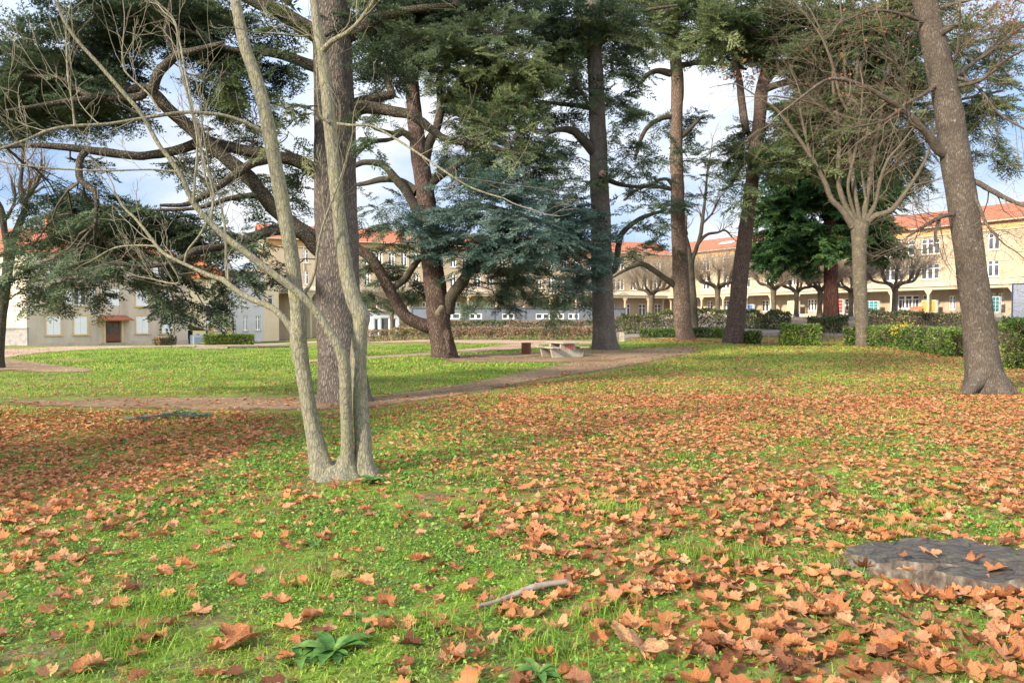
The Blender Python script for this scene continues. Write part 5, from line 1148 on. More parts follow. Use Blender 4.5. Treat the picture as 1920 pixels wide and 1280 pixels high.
# dead leaves still hanging in the plane and the pollard
def hanging(tr, rows, n, size):
    mb = MB()
    for (px, py, rx, ry, k, dd) in rows:
        c = P(px + rx * rng.normal(size=k) * .6, py + ry * rng.normal(size=k) * .6, tr.d + dd + rng.normal(size=k) * .5)
        u = norm(rng.normal(size=(k, 3))); v = norm(np.cross(u, rng.normal(size=(k, 3)))); s = size * rng.uniform(.6, 1.2, (k, 1))
        V = np.stack([c - v * s * .35, c + u * s * .2 , c + v * s * .35, c - u * s * .8], 1)
        mb.add(V.reshape(-1, 3), np.arange(4 * k).reshape(-1, 4), np.repeat(rng.random(k), 4))
    mb.build('dead_leaves', M['rust'], tr.root, tr.o)
hanging(t, [(1870, 30, 50, 40, 90, .5), (1840, 70, 40, 30, 50, .5), (1900, 60, 30, 40, 40, 0), (1680, 40, 60, 40, 40, -.5), (1560, 150, 60, 40, 30, -1), (1660, 180, 50, 30, 25, -1), (1620, 60, 60, 50, 40, -1), (1400, 130, 40, 30, 60, -.6), (1850, 30, 60, 30, 120, .3), (1880, 20, 40, 40, 120, .6)], 0, .075)
hanging_rows = [(1400, 120, 30, 25, 60, -1), (1390, 150, 20, 20, 60, -1), (1440, 105, 30, 12, 30, 0), (1470, 60, 60, 40, 60, 0), (1420, 20, 60, 30, 40, 0), (1520, 160, 60, 40, 40, 0), (1640, 160, 60, 60, 40, 0)]
PLANE = t

# row of small pollards before the school
proto = None
row = [(965, 606, 88, 'pollard with a pale thick trunk in front of the grey cabins'), (735, 612, 92, 'pollard glimpsed left of the knotty cedar, before the blue porch'), (1105, 606, 90, 'pollard largely hidden by the straight dark cedar'), (1221, 604, 84, 'pollard standing left of the light brown conifer, before the school wall'), (1345, 602, 82, 'pollard just left of the leaning cedar trunk, its twigs over the white columns'), (1450, 600, 80, 'stout pollard with spreading flat arms over the dark hedge'), (1493, 598, 84, 'pollard between the stout pollard and the red sequoia trunk'), (1537, 598, 84, 'pollard with pale trunk right against the red sequoia trunk'), (1677, 596, 78, 'small round pollard in front of the big gallery windows'), (1595, 598, 82, 'pollard half hidden between the sequoia and the mossy pollard trunk')]
for k, (px, py, d, lab) in enumerate(row):
    q = P(px, 600, d); q[2] = float(ter(q[0], q[1])) - .05
    lab = 'small bare ' + lab
    if proto is None:
        t = Tree('small_pollard_tree', lab, 'tree', px, py, 'small pollarded trees in front of the school')
        t.root.location = tuple(q); b0 = np.zeros(3)
        mb = MB(); tube(mb, [(0, 0, -.1), (.03, 0, 1.), (-.02, .02, 2.0), (0, 0, 2.7)], [.30, .24, .24, .30], 12, 5, .12, (.3, .4, 4)); mb.build('trunk', PO, t.root, smooth=True)
        arms = []
        for j in range(7):
            a = j * .9 + .2; l = rng.uniform(1.4, 2.4)
            mb = MB(); p, r = tube(mb, [(0, 0, 2.6), (math.cos(a) * .6, math.sin(a) * .6, 3.1), (math.cos(a) * l * .8, math.sin(a) * l * .8, 3.4), (math.cos(a) * l, math.sin(a) * l, 3.9 + rng.random() * .6)], [.16, .13, .12, .15], 8, 5, .2, seed=j); mb.build('arm', PO, t.root, smooth=True); arms.append((p, r))
        mb = MB(); st = []
        for p, r in arms:
            for _ in range(48):
                i = len(p) - 1 - int(abs(rng.normal()) * 4) % len(p); st.append((p[i], norm(norm(rng.normal(size=3)) * .7 + np.array([p[-1][0] * .25, p[-1][1] * .25, .8])), rng.uniform(1.4, 3.0), .013))
        S, D, Ln, Rd = (np.array(v) for v in zip(*st)); grow(mb, S, D, Ln, Rd, 2, .15, (0, 0, .2), (6,), .45, (.3, .8), 5, .0075)
        mb.build('twigs', M['pollard_twig'], t.root, smooth=True)
        proto = t.root
    else: dup(proto, q, k * 1.3, lab, rng.uniform(1.0, 1.2))
# ------------------------------------------------------------------ hedges and shrubs
def leaves_at(mb, c, size, tint, up=0., mat=0, el=1.6):
    n = len(c); u = norm(rng.normal(size=(n, 3)) + np.array([0, 0, up])); v = norm(np.cross(u, rng.normal(size=(n, 3))))
    s = (size * rng.uniform(.6, 1.3, n))[:, None]
    V = np.stack([c, c + u * s * .5 * el + v * s * .45, c + u * s * el, c + u * s * .5 * el - v * s * .45], 1)
    mb.add(V.reshape(-1, 3), np.arange(4 * n).reshape(-1, 4), np.repeat(np.clip(tint, 0, 1), 4), mat)
def hedge(name, label, path, width, height, n, size, mats, mix, cat='hedge', stems=40, rag=.12, low=.0, bare=0):
    """path: list of world (x, y); mats two leaf materials, mix(s) gives the share of the second"""
    path = np.asarray(path, float); seg = np.linalg.norm(np.diff(path, axis=0), axis=1); s = np.concatenate([[0], np.cumsum(seg)])
    o = np.array([path[0][0], path[0][1], float(ter(*path[0]))]); t = thing(name, label, cat, o)
    def at(q, off):
        x = np.interp(q, s, path[:, 0]); y = np.interp(q, s, path[:, 1]); i = np.clip(np.searchsorted(s, q) - 1, 0, len(seg) - 1); d = (path[i + 1] - path[i]) / seg[i][:, None]
        return x - d[:, 1] * off, y + d[:, 0] * off
    n = int(n * 1.7); size *= 1.12
    q = rng.random(n) * s[-1]; th = rng.random(n)
    side = rng.integers(0, 3, n); jit = rng.exponential(.10, n)
    off = np.where(side == 0, -width / 2 + jit, np.where(side == 1, width / 2 - jit, (rng.random(n) - .5) * width))
    hh = height * (1 + rag * 2 * (fnoise(q * 1.1 + path[0][0], q * 0 + 4) - .5) + rag * 1.4 * (fnoise(q * 4, off * 4 + 9) - .5))
    h = np.where(side == 2, hh - rng.exponential(.06, n), low + (hh - low) * rng.random(n))
    off = off * (1 + rag * 2 * (fnoise(q * 1.7 + 3, h * 2.) - .5)) + rag * 1.6 * (fnoise(q * 2.5 + 30, h * 2.5) - .5) * width * .5
    keep = (fnoise(q * 2.2 + path[0][1], h * 3 + off * 3) > .26)
    q, off, h = q[keep], off[keep], h[keep]; hh = hh[keep]
    x, y = at(q, off); c = np.stack([x, y, ter(x, y) + np.maximum(h, .02)], -1)
    sec = rng.random(len(q)) < mix(q / s[-1], fnoise(q * .8 + 50, h * 1.5))
    tint = .15 + .6 * fnoise(q * 1.3, h * 2 + 7) + .22 * rng.normal(size=len(q))
    f = MB()
    leaves_at(f, c[~sec], size, tint[~sec], .3); leaves_at(f, c[sec], size, tint[sec], .3, 1)
    f.build('foliage', mats, t, o)
    w = MB(); k = stems; qs = rng.random(k) * s[-1]; x, y = at(qs, (rng.random(k) - .5) * width * .5); S = np.stack([x, y, ter(x, y)], -1)
    grow(w, S, np.tile([0, 0, 1.], (k, 1)) + .25 * rng.normal(size=(k, 3)), np.full(k, height * .75), np.full(k, .018), 3, .2, (0, 0, .3), (5, 4), .55, (.3, .9), 5, .006)
    w.build('stems', M['twig'], t, o, True)
    return t
HL_, HBn = M['hedge_leaf'], M['hedge_brown']
M['hedge_dark'] = leafmat('hedge_dark', [(.02, .045, .015), (.04, .085, .022), (.08, .13, .03), (.16, .17, .05)], .22, pos=[0, .45, .8, 1])
gp = lambda px, d: P(px, 600, d)[:2]
c2 = lambda v: (lambda s, n: v + 0 * s)
hedge('hedge', 'low brown half bare hedge along the gravel path behind the knotty cedar', [gp(640, 62), gp(900, 61), gp(1120, 58)], .9, .98, 9000, .075, [HL_, HBn], lambda s, n: .55 + .45 * (n > .42), stems=150)
hedge('hedge', 'second hedge in front of the grey cabins, mottled green and brown', [gp(750, 73), gp(960, 72), gp(1180, 70)], 1., 1.38, 13000, .085, [M['hedge_dark'], HBn], lambda s, n: .25 + .6 * (n > .52), stems=110)
hedge('hedge', 'ragged dark see-through hedge between the straight cedar and the brown conifer', [gp(1165, 62), gp(1290, 61), gp(1365, 60)], 1., 1.55, 4200, .085, [M['hedge_dark'], HBn], c2(.15), stems=70, rag=.2)
hedge('hedge', 'low dark green hedge at the foot of the brown conifer', [gp(1200, 56), gp(1290, 55), gp(1360, 54)], .9, .62, 3500, .075, [M['hedge_dark'], HL_], c2(.3), stems=50)
hedge('hedge', 'short low hedge peeping out right of the leaning cedar foot', [gp(1388, 49), gp(1426, 48.5)], .8, .75, 1800, .07, [HL_, M['hedge_dark']], c2(.45), stems=20)
hedge('hedge', 'tall gappy dark hedge in front of the blue cabinet', [gp(1392, 62), gp(1482, 61)], .9, 1.35, 2600, .09, [M['hedge_dark'], HBn], c2(.1), stems=40, rag=.25)
hedge('shrub', 'dark loose shrub at the foot of the red sequoia trunk', [gp(1515, 59), gp(1590, 58)], 1.2, 1.15, 2400, .09, [M['hedge_dark'], HBn], c2(.2), 'shrub', 30, .3)
hedge('hedge', 'bright green clipped hedge block beside the gap in the hedges', [gp(1464, 46), gp(1536, 45.6)], 1.1, 1.22, 5200, .075, [HL_, M['hedge_dark']], c2(.2), stems=40)
hedge('hedge', 'dark green hedge end left of the mossy pollard trunk', [gp(1584, 46.5), gp(1622, 46)], 1., 1.15, 2200, .075, [M['hedge_dark'], HL_], c2(.35), stems=24)
hedge('hedge', 'long mixed green hedge with a yellow sprig, running toward the big leaning plane', [gp(1632, 46), gp(1690, 42), gp(1745, 37), gp(1805, 32.5)], 1.1, 1.18, 15000, .07, [M['hedge_dark'], HL_], lambda s, n: .25 + .5 * (n > .5), stems=150)
hedge('hedge', 'far level topped hedge below the school gallery', [gp(1625, 57), gp(1800, 52), gp(1840, 51)], 1., 1.85, 6500, .08, [M['hedge_dark'], HBn], c2(.25), stems=90, rag=.08)
hedge('hedge', 'loose open hedge at the right edge with bare twigs and orange leaves', [gp(1893, 25.5), gp(1990, 24)], 1., 1.45, 4200, .06, [M['hedge_dark'], HL_], c2(.4), stems=60, rag=.3)
hedge('hedge', 'piece of hedge seen just right of the big leaning plane trunk', [gp(1862, 47), gp(1905, 45)], .9, 1.45, 1900, .08, [HL_, M['hedge_dark']], c2(.5), stems=30, rag=.25)
hedge('hedge', 'neat bright green clipped hedge before the grey house and yellow house', [P(381, 600, 76)[:2], P(475, 600, 78)[:2]], 1.1, 1.05, 6500, .09, [HL_, HL_], c2(.5), stems=40, rag=.03)
hedge('hedge', 'small brown clipped hedge against the shuttered house', [P(291, 600, 76)[:2], P(325, 600, 78)[:2]], .9, .75, 2200, .09, [HBn, M['hedge_dark']], c2(.2), stems=20, rag=.03)
# yellow sprig in the long hedge and the bare sapling in the gap
c = P(1692, 619, 40.6); t = thing('yellow_shrub', 'yellow leaved sprig growing out of the long mixed hedge', 'shrub', (c[0], c[1], float(ter(c[0], c[1]))))
f = MB(); k = 260; leaves_at(f, c + rng.normal(size=(k, 3)) * [.35, .12, .25], .075, rng.random(k)); f.build('foliage', leafmat('yellow_leaf', [(.30, .24, .03), (.50, .36, .04), (.62, .45, .08)], .3), t, t.location)
w = MB(); grow(w, [(c[0], c[1], float(ter(c[0], c[1])))] * 5, rng.normal(size=(5, 3)) * .25 + [0, 0, 1], np.full(5, 1.0), np.full(5, .012), 2, kw if False else .15); w.build('stems', M['twig'], t, t.location)
c = G(1552, 640); t = thing('bare_sapling', 'bare forked sapling standing in the gap right of the bright clipped hedge', 'shrub', c)
w = MB(); grow(w, [c, c, c + [.5, 0, 0]], [(.05, 0, 1.), (-.4, 0, 1.), (-.5, .1, .9)], [1.25, 1.1, 1.1], [.035, .03, .03], 3, .12, (0, 0, .2), (3, 3), .5, (.4, .9), 6, .007); w.build('stems', M['pollard_bark'], t, c, True)

# ------------------------------------------------------------------ furniture of the lawn
c = G(1054, 669); d = c[1]; t = thing('picnic_table', 'concrete picnic table with joined benches and red spray painted H6', 'table', c, R(25)); t.scale = (.88, .88, .93)
CO = M['concrete']
prof = [(-.86, 0), (.86, 0), (.98, .44), (.62, .44), (.56, .33), (.50, .30), (.45, .34), (.38, .66), (-.38, .66), (-.45, .34), (-.50, .30), (-.56, .33), (-.62, .44), (-.98, .44)]
EL = [(-.62, -.48), (.48, .62)]
for y0, y1 in EL:
    mb = MB(); V = []
    n = len(prof)
    for yy in (y0, y1): V += [(x, yy, z) for x, z in prof]
    mb.add(V, [(i, (i + 1) % n, n + (i + 1) % n, n + i) for i in range(n)])
    for off, flip in ((0, 1), (n, 0)):
        tri = [[0, 1, 2, 3, 4, 5, 6, 9][0:1] and (9 + 0, 0, 1, 6)]
        F4 = [(0, 1, 6, 9), (6, 7, 8, 9)]; F5 = [(1, 2, 3, 4, 5, 6), (0, 9, 10, 11, 12, 13)]
        for f_ in F4 + F5: mb.add([V[off + i] for i in f_], [tuple(range(len(f_)))[::-1 if flip else 1]] if False else [tuple(range(len(f_)))])
    mb.build('side_panel', CO, t)
def slab(x0, x1, z0, z1, y0, y1):
    m_ = MB(); e = .015
    V = [(x0 + e, y0 + e, z0), (x1 - e, y0 + e, z0), (x1 - e, y1 - e, z0), (x0 + e, y1 - e, z0), (x0, y0, z0 + e), (x1, y0, z0 + e), (x1, y1, z0 + e), (x0, y1, z0 + e), (x0, y0, z1 - e), (x1, y0, z1 - e), (x1, y1, z1 - e), (x0, y1, z1 - e), (x0 + e, y0 + e, z1), (x1 - e, y0 + e, z1), (x1 - e, y1 - e, z1), (x0 + e, y1 - e, z1)]
    Q = [(3, 2, 1, 0), (12, 13, 14, 15)]
    for a in (0, 4, 8): Q += [(a + i, a + (i + 1) % 4, a + 4 + (i + 1) % 4, a + 4 + i) for i in range(4)]
    m_.add(V, Q); return m_
slab(-.46, .46, .662, .74, -.92, .92).build('table_top', CO, t)
slab(-1.06, -.60, .442, .51, -.92, .92).build('bench_seat', CO, t); slab(.60, 1.06, .442, .51, -.92, .92).build('bench_seat', CO, t)
# red graffiti on the front panel: strokes of paint lying on the concrete
g = MB()
def stroke(pts, w=.042):
    for (x0, z0), (x1, z1) in zip(pts, pts[1:]):
        dx, dz = x1 - x0, z1 - z0; l = math.hypot(dx, dz); nx_, nz_ = -dz / l * w / 2, dx / l * w / 2; ex, ez = dx / l * w * .3, dz / l * w * .3
        g.quad((x0 - ex + nx_, -.6235, z0 - ez + nz_), (x0 - ex - nx_, -.6235, z0 - ez - nz_), (x1 + ex - nx_, -.6235, z1 + ez - nz_), (x1 + ex + nx_, -.6235, z1 + ez + nz_))
stroke([(-.15, .64), (-.17, .42)]); stroke([(.01, .64), (.0, .42)]); stroke([(-.16, .53), (.0, .54)])
stroke([(.27, .62), (.17, .63), (.11, .56), (.10, .47), (.15, .42), (.24, .42), (.28, .47), (.25, .53), (.13, .52)])
g.build('graffiti', M['red'], t)
c = G(985, 664); c = G(987, 664); t = thing('litter_bin', 'pair of red brown slatted litter boxes standing side by side', 'bin', c, R(-14)); t.scale = (.72, .72, .95)
for k, x in enumerate((-.30, .0)):
    b_ = MB(); w_ = .28
    for j in range(4): b_.box((x + j * .07, -.2, .0), (x + j * .07 + .063, -.17, .56)); b_.box((x + j * .07, .17, 0), (x + j * .07 + .063, .2, .56))
    for j in range(5): b_.box((x, -.165 + j * .066, 0), (x + .03, -.105 + j * .066, .56)); b_.box((x + w_ - .035, -.165 + j * .066, 0), (x + w_ - .005, -.105 + j * .066, .56))
    b_.build('slatted_box', M['wood_brown'], t)
    r_ = MB(); r_.box((x - .01, -.21, .561), (x + .285, .21, .60)); r_.build('rim', M['wood_brown'], t)
c = G(1166, 640); t = thing('stone_bollard', 'short pale stone post right behind the straight dark cedar', 'bollard', c)
mb = MB(); mb.prism([(-.16, -.1), (.16, -.1), (.15, .55), (.10, .64), (-.10, .64), (-.15, .55)], 1, -.14, .14); mb.build('post', M['concrete'], t)

# stump
c = G(1812, 1094); c[1] = c[1] + .12
t = thing('tree_stump', 'wide weathered grey stump with a split ledge at the lower right', 'stump', c)
def stump_bark():
    return simple('stump_side', [(.03, .024, .019), (.085, .069, .055), (.13, .11, .09), (.22, .195, .165)], 9., .95, (1.6, 1.6, .8), .9, .03, 9, .1, [.3, .46, .56, .7])
    return bark('stump_bark', [(.09, .073, .056), (.17, .145, .12), (.25, .225, .19)], (.125, .107, .088), (15, 15, 11), 9, (-.05, .14), .9, .02, lichen=(.26, .235, .19), lich_pos=(.50, .64), lscale=9.)
m, nt, b = newmat('stump_top'); v = coords(nt)
sp = nt.nodes.new('ShaderNodeTexWave'); sp.wave_type = 'RINGS'; sp.rings_direction = 'Z'; sp.inputs['Scale'].default_value = 9.; sp.inputs['Distortion'].default_value = 9.; sp.inputs['Detail'].default_value = 5; nt.links.new(v, sp.inputs['Vector'])
n = noise_node(nt, 9., 10, .75, coords(nt, (1, 3.5, 1))); mxr = nt.nodes.new('ShaderNodeMath'); mxr.operation = 'MULTIPLY_ADD'; mxr.inputs[1].default_value = .07; nt.links.new(sp.outputs['Fac'], mxr.inputs[0]); nt.links.new(n.outputs[0], mxr.inputs[2])
r = ramp(nt, [(.022, .02, .019), (.05, .045, .042), (.10, .09, .083)], [.38, .55, .75]); nt.links.new(mxr.outputs[0], r.inputs[0])
vc = nt.nodes.new('ShaderNodeTexVoronoi'); vc.feature = 'DISTANCE_TO_EDGE'; vc.inputs['Scale'].default_value = 1.; nt.links.new(coords(nt, (3.5, 14, 1)), vc.inputs['Vector'])
vr_ = ramp(nt, [(.25, .24, .23), (1, 1, 1)], [.0, .06]); nt.links.new(vc.outputs['Distance'], vr_.inputs[0])
ms = noise_node(nt, 7., 6, .7, coords(nt)); mr_ = ramp(nt, [(0, 0, 0), (.8, .8, .8)], [.56, .66]); nt.links.new(ms.outputs[0], mr_.inputs[0])
nt.links.new(mixc(nt, mr_.outputs[0], mixc(nt, 1., r.outputs[0], vr_.outputs[0], 'MULTIPLY'), (.095, .10, .045)), b.inputs['Base Color']); b.inputs['Roughness'].default_value = .9; bump(nt, b, mxr.outputs[0], .7, .02)
STOP = m; SB = stump_bark()
def stump_block(name, rx, ry, h, off, seed, tilt=0.):
    th = np.linspace(0, 2 * math.pi, 72, endpoint=False); k = 1 + .10 * np.cos(2 * th + seed) + .08 * np.cos(5 * th + 2 * seed) + .05 * np.cos(9 * th + seed * 3) + .025 * np.cos(17 * th + seed) + .006 * rng.normal(size=72)
    zs = [-.10, .0, h * .45, h * .8, h]; fl = [1.30, 1.16, 1.05, 1.0, .985]
    V = []; top = h + tilt * np.cos(th) + .016 * np.cos(4 * th + seed) + .010 * np.cos(11 * th + seed)
    for z, f_ in zip(zs, fl): V.append(np.stack([rx * k * f_ * np.cos(th) * (1 + .012 * rng.normal(size=72)), ry * k * f_ * np.sin(th), np.where(z >= h, top, z * top / h if z > 0 else z + 0 * th)], -1))
    V = np.concatenate(V) + off; n = 72
    mb = MB(); mb.add(V, [(a * n + i, a * n + (i + 1) % n, (a + 1) * n + (i + 1) % n, (a + 1) * n + i) for a in range(4) for i in range(n)])
    o_ = mb.build(name, SB, t, smooth=True)
    tp = MB(); base = V[-n:]; cen = base.mean(0); rings = [base]
    for f_ in (.93, .7, .45, .2): q = cen + (base - cen) * f_; q[:, 2] += -.012 + .016 * (fnoise(q[:, 0] * 6 + seed, q[:, 1] * 6) - .5) * 2; rings.append(q)
    W = np.concatenate(rings + [cen[None]]); fc = [(a * n + i, a * n + (i + 1) % n, (a + 1) * n + (i + 1) % n, (a + 1) * n + i) for a in range(4) for i in range(n)]
    tp.add(W, fc); tp.add(W[-n - 1:], [(i, (i + 1) % n, n) for i in range(n)]); tp.build('cut_face', STOP, o_, smooth=True)
stump_block('stump_wood', .60, .31, .105, np.array([.03, .22, 0]), 1.3, .012)
stump_block('stump_ledge', .50, .17, .118, np.array([.16, -.17, 0]), 4.1, .008)

# stick and the torn off cedar spray
a = G(893, 1147); b_ = G(1062, 1112); t = thing('fallen_stick', 'bare grey stick lying in the grass left of the stump', 'stick', a)
mb = MB(); pp = [a + [0, 0, .03], a * .7 + b_ * .3 + [0, .03, .035], a * .35 + b_ * .65 + [0, .06, .06], b_ + [0, .02, .07]]; tube(mb, pp, [.012, .018, .022, .017], 10, 7, .18); o_ = mb.build('stick_wood', M['wood_grey'], t, a, True)
a = G(238, 792); b_ = G(372, 786); t = thing('fallen_cedar_branch', 'torn off blue green cedar spray lying on the leaf litter', 'branch', a)
w = MB(); L_ = MB(); pp = np.array([a + [0, 0, .05], (a + b_) / 2 + [0, .1, .10], b_ + [0, 0, .06]]); p, r_ = tube(w, pp, [.018, .014, .006], 6, 8, .1)
ps = p[rng.integers(1, len(p), 26)]; dr = rng.normal(size=(26, 3)) * [1, .8, .12] + [.8, 0, .02]; put_sprays(L_, ps, dr, .26, 0, .5 + .2 * rng.normal(size=26))
L_.build('foliage', M['needle_blue'], t, a); w.build('stem', M['dark_twig'], t, a, True)
# log edging of the flower bed before the house
for k, (x0, y0, x1, y1, lab) in enumerate([(325, 651, 367, 651, 'short log nearest the shuttered house corner'), (371, 645.6, 424, 645.6, 'log just below the neat clipped hedge'), (444, 643.5, 489, 643, 'log before the grey house'), (490, 641.5, 536, 641, 'log touching the left stem of the three stemmed tree'), (367, 655, 427, 655, 'nearest log at the near left of the bed'), (429, 654, 480, 653, 'middle log of the near row'), (484, 652, 542, 651, 'near log ending at the left stem of the three stemmed tree')]):
    a = G(x0, y0); b_ = G(x1, y1); t = thing('border_log', 'grey border log, ' + lab, 'log', a, group='logs edging the bed')
    mb = MB(); tube(mb, [a + [0, 0, .07], (a + b_) / 2 + [0, .0, .08], b_ + [0, 0, .07]], [.085, .09, .08], 10, 5, .14); mb.build('log_wood', M['wood_grey'], t, a, True)

# ------------------------------------------------------------------ fallen leaves, grass, weeds
BANDS = [([-60, 40, 200, 400, 590, 700, 800, 900, 1000, 1110, 1200, 1310], [752, 745, 742, 738, 740, 741, 730, 713, 692, 670, 654, 648], [760, 764, 773, 776, 777, 768, 755, 741, 722, 705, 690, 664]),
         ([830, 900, 980, 1060, 1150, 1260], [670, 663, 660, 655, 655, 650], [682, 681, 682, 682, 678, 664]), ([560, 700, 850, 1000, 1160], [640, 637.5, 637.5, 637, 637], [644, 643, 643, 647, 648]),
         ([560, 690, 800, 900, 960, 1010], [676, 668, 660, 652, 645, 644], [681, 673.5, 667, 661, 656, 654]), ([-80, 20, 60, 150, 330, 560], [655, 652, 651, 649.5, 647, 641], [700, 672, 666, 657, 651, 644]), ([-40, 30, 80, 140, 175], [672, 672, 680, 688, 693], [700, 699, 700, 699, 697])]
def onpath(x, y):
    px, py = topx(x, y, ter(x, y)); m_ = np.zeros(len(px), bool)
    for bx, up, lo in BANDS: m_ |= (px > bx[0]) & (px < bx[-1]) & (py > np.interp(px, bx, up) + .8) & (py < np.interp(px, bx, lo) - .8) & (y > 2)
    return m_
STEMS = [(float(FRONT.base[0]), float(FRONT.base[1]), .42), (float(CEDAR_A.base[0]), float(CEDAR_A.base[1]), .62), (float(PLANE.base[0]), float(PLANE.base[1]), .58)]
SC_ = G(1812, 1094)
def clear(x, y):
    k = np.ones(len(x), bool)
    for a, b_, r_ in STEMS: k &= np.hypot(x - a, y - b_) > r_
    return k & ~((((x - SC_[0] - .06) / .62) ** 2 + ((y - SC_[1] - .22) / .46) ** 2) < 1)
def scatter(y0, y1, dens, margin=1.5, k=.74):
    """random ground points in view (with a margin for a step aside)"""
    w1 = k * y1 + margin; n = int(dens * (y1 - y0) * 2 * w1)
    x = rng.uniform(-w1, w1, n); y = rng.uniform(y0, y1, n); m_ = np.abs(x) < k * y + margin
    return x[m_], y[m_]
def leaf_shape(seed, nr):
    """a curled palmate leaf about 1 long: vertices and faces; nr ring points"""
    r_ = np.random.default_rng(seed); th = np.linspace(-math.pi, math.pi, nr, endpoint=False) + math.pi / nr
    lob = np.zeros(nr)
    for a, l in ((0, 1.), (1.0, .88), (-1.0, .88), (2.0, .60), (-2.0, .60)): lob = np.maximum(lob, l * np.exp(-(np.abs(np.angle(np.exp(1j * (th - a)))) / .38) ** 1.3))
    rad = (.34 + .27 * lob) if seed % 4 == 0 else (.42 + .13 * lob); rad *= 1 + (.08 * np.cos(th * nr / 2) + .13 * r_.normal(size=nr)); rad[np.abs(th) > 2.75] *= .55
    sc = np.array([.45, .75, 1.]); V = [np.zeros((1, 3))]
    cu, fo, tw = (r_.uniform(-.7, 1.2), r_.uniform(-.2, .9), r_.uniform(-.6, .6)) if nr > 20 else (r_.uniform(-.3, .6), r_.uniform(-.1, .4), r_.uniform(-.3, .3))
    for s_ in sc:
        x, y = rad * s_ * np.cos(th), rad * s_ * np.sin(th); q = x * x + y * y
        z = cu * q * .9 + fo * np.abs(y) * .6 + tw * x * y * 1.8 + .07 * np.sin(3 * th + seed) * s_ ** 2 + .10 * s_ ** 3 * np.sin(2 * th + seed * 2.) + .03 * r_.normal(size=nr) * s_
        V.append(np.stack([x, y, z], -1))
    V = np.concatenate(V); i = np.arange(nr); j = (i + 1) % nr
    Tf = np.stack([0 * i, 1 + i, 1 + j], -1); Q = np.concatenate([np.stack([1 + k * nr + i, 1 + (k + 1) * nr + i, 1 + (k + 1) * nr + j, 1 + k * nr + j], -1) for k in (0, 1)])
    if seed % 5 != 0:                                      # dried leaves roll up round an axis
        k_ = r_.uniform(1.2, 4.4); an = r_.uniform(0, 3.1); ca, sa = math.cos(an), math.sin(an); W_ = V.copy(); u = V[:, 0] * ca + V[:, 1] * sa; w = -V[:, 0] * sa + V[:, 1] * ca
        w2 = np.sin(k_ * w) / k_; z2 = (1 - np.cos(k_ * w)) / k_; W_[:, 0] = u * ca - w2 * sa; W_[:, 1] = u * sa + w2 * ca; W_[:, 2] = V[:, 2] * .5 + z2 * (1 if seed % 2 else .9); V = W_
    # leaf stalk
    s0 = len(V); st = np.array([[-.05, -.012, .01], [-.05, .012, .01], [-.45, .03, .05 + .1 * r_.random()], [-.62, .06 * r_.normal(), .02], [-.62, .06, .03]]); V = np.vstack([V, st]); Q = np.vstack([Q, [s0, s0 + 1, s0 + 2, s0 + 2]])[:-1]; Tf = np.vstack([Tf, [s0, s0 + 1, s0 + 2], [s0 + 1, s0 + 4, s0 + 2]])
    V[:, 2] -= np.percentile(V[:, 2], 8)
    return V, Tf, Q
def rotz(a): c_, s_ = np.cos(a), np.sin(a); o_ = np.ones_like(a); z_ = np.zeros_like(a); return np.stack([np.stack([c_, -s_, z_], -1), np.stack([s_, c_, z_], -1), np.stack([z_, z_, o_], -1)], 1)
def tilt(n, amt):
    a = rng.normal(size=n) * amt; b_ = rng.normal(size=n) * amt; o_ = np.ones(n); z_ = np.zeros(n)
    X_ = np.stack([np.stack([o_, z_, z_], -1), np.stack([z_, np.cos(a), -np.sin(a)], -1), np.stack([z_, np.sin(a), np.cos(a)], -1)], 1)
    Y_ = np.stack([np.stack([np.cos(b_), z_, np.sin(b_)], -1), np.stack([z_, o_, z_], -1), np.stack([-np.sin(b_), z_, np.cos(b_)], -1)], 1)
    return X_ @ Y_
SH_NEAR = [leaf_shape(k, 30) for k in range(15)]
SH_MID = [leaf_shape(50 + k, 12) for k in range(8)]
litter = MB()
def fold_leaves(x, y, size, lift=.015):
    """small far leaves: two bent halves"""
    n = len(x); z = ter(x, y) + lift + rng.random(n) * .02; c = np.stack([x, y, z], -1)
    V0 = np.array([(-.5, 0, 0), (.05, .42, .08), (.5, 0, .02), (.05, -.42, .05)]); Rm = rotz(rng.uniform(0, 6.28, n)) @ tilt(n, .22)
    s_ = (size * rng.uniform(.55, 1.25, n))[:, None, None]; V = c[:, None] + np.einsum('nij,mj->nmi', Rm, V0) * s_
    b_ = np.arange(n)[:, None] * 4
    litter.add(V.reshape(-1, 3), np.concatenate([b_ + [0, 2, 1], b_ + [0, 3, 2]]), np.repeat(rng.random(n), 4))
def shaped_leaves(x, y, size, shapes, lift=.02):
    n = len(x); z = ter(x, y) + lift + rng.random(n) * .03; c = np.stack([x, y, z], -1); ch = rng.integers(0, len(shapes), n)
    Rm = rotz(rng.uniform(0, 6.28, n)) @ tilt(n, .17); s_ = size * rng.uniform(.55, 1.2, n); tn = rng.random(n)
    for k, (V0, Tf, Q) in enumerate(shapes):
        w_ = np.where(ch == k)[0]
        if not len(w_): continue
        V = c[w_][:, None] + np.einsum('nij,mj->nmi', Rm[w_], V0) * s_[w_][:, None, None]; b_ = np.arange(len(w_))[:, None, None] * len(V0)
        n0 = litter.n; litter.add(V.reshape(-1, 3), (b_ + Tf[None]).reshape(-1, 3), np.repeat(tn[w_], len(V0)))
        q = (b_ + Q[None]).reshape(-1, 4); litter.Lp.append((q + n0).ravel()); litter.S.append(np.full(len(q), 4)); litter.M.append(np.full(len(q), 0))
def thin(x, y, boost=1.):
    k = (rng.random(len(x)) < np.clip(litw(x, y) * boost + .01, 0, 1)) & clear(x, y); p_ = onpath(x, y) & (rng.random(len(x)) < .72); k &= ~p_; return x[k], y[k]
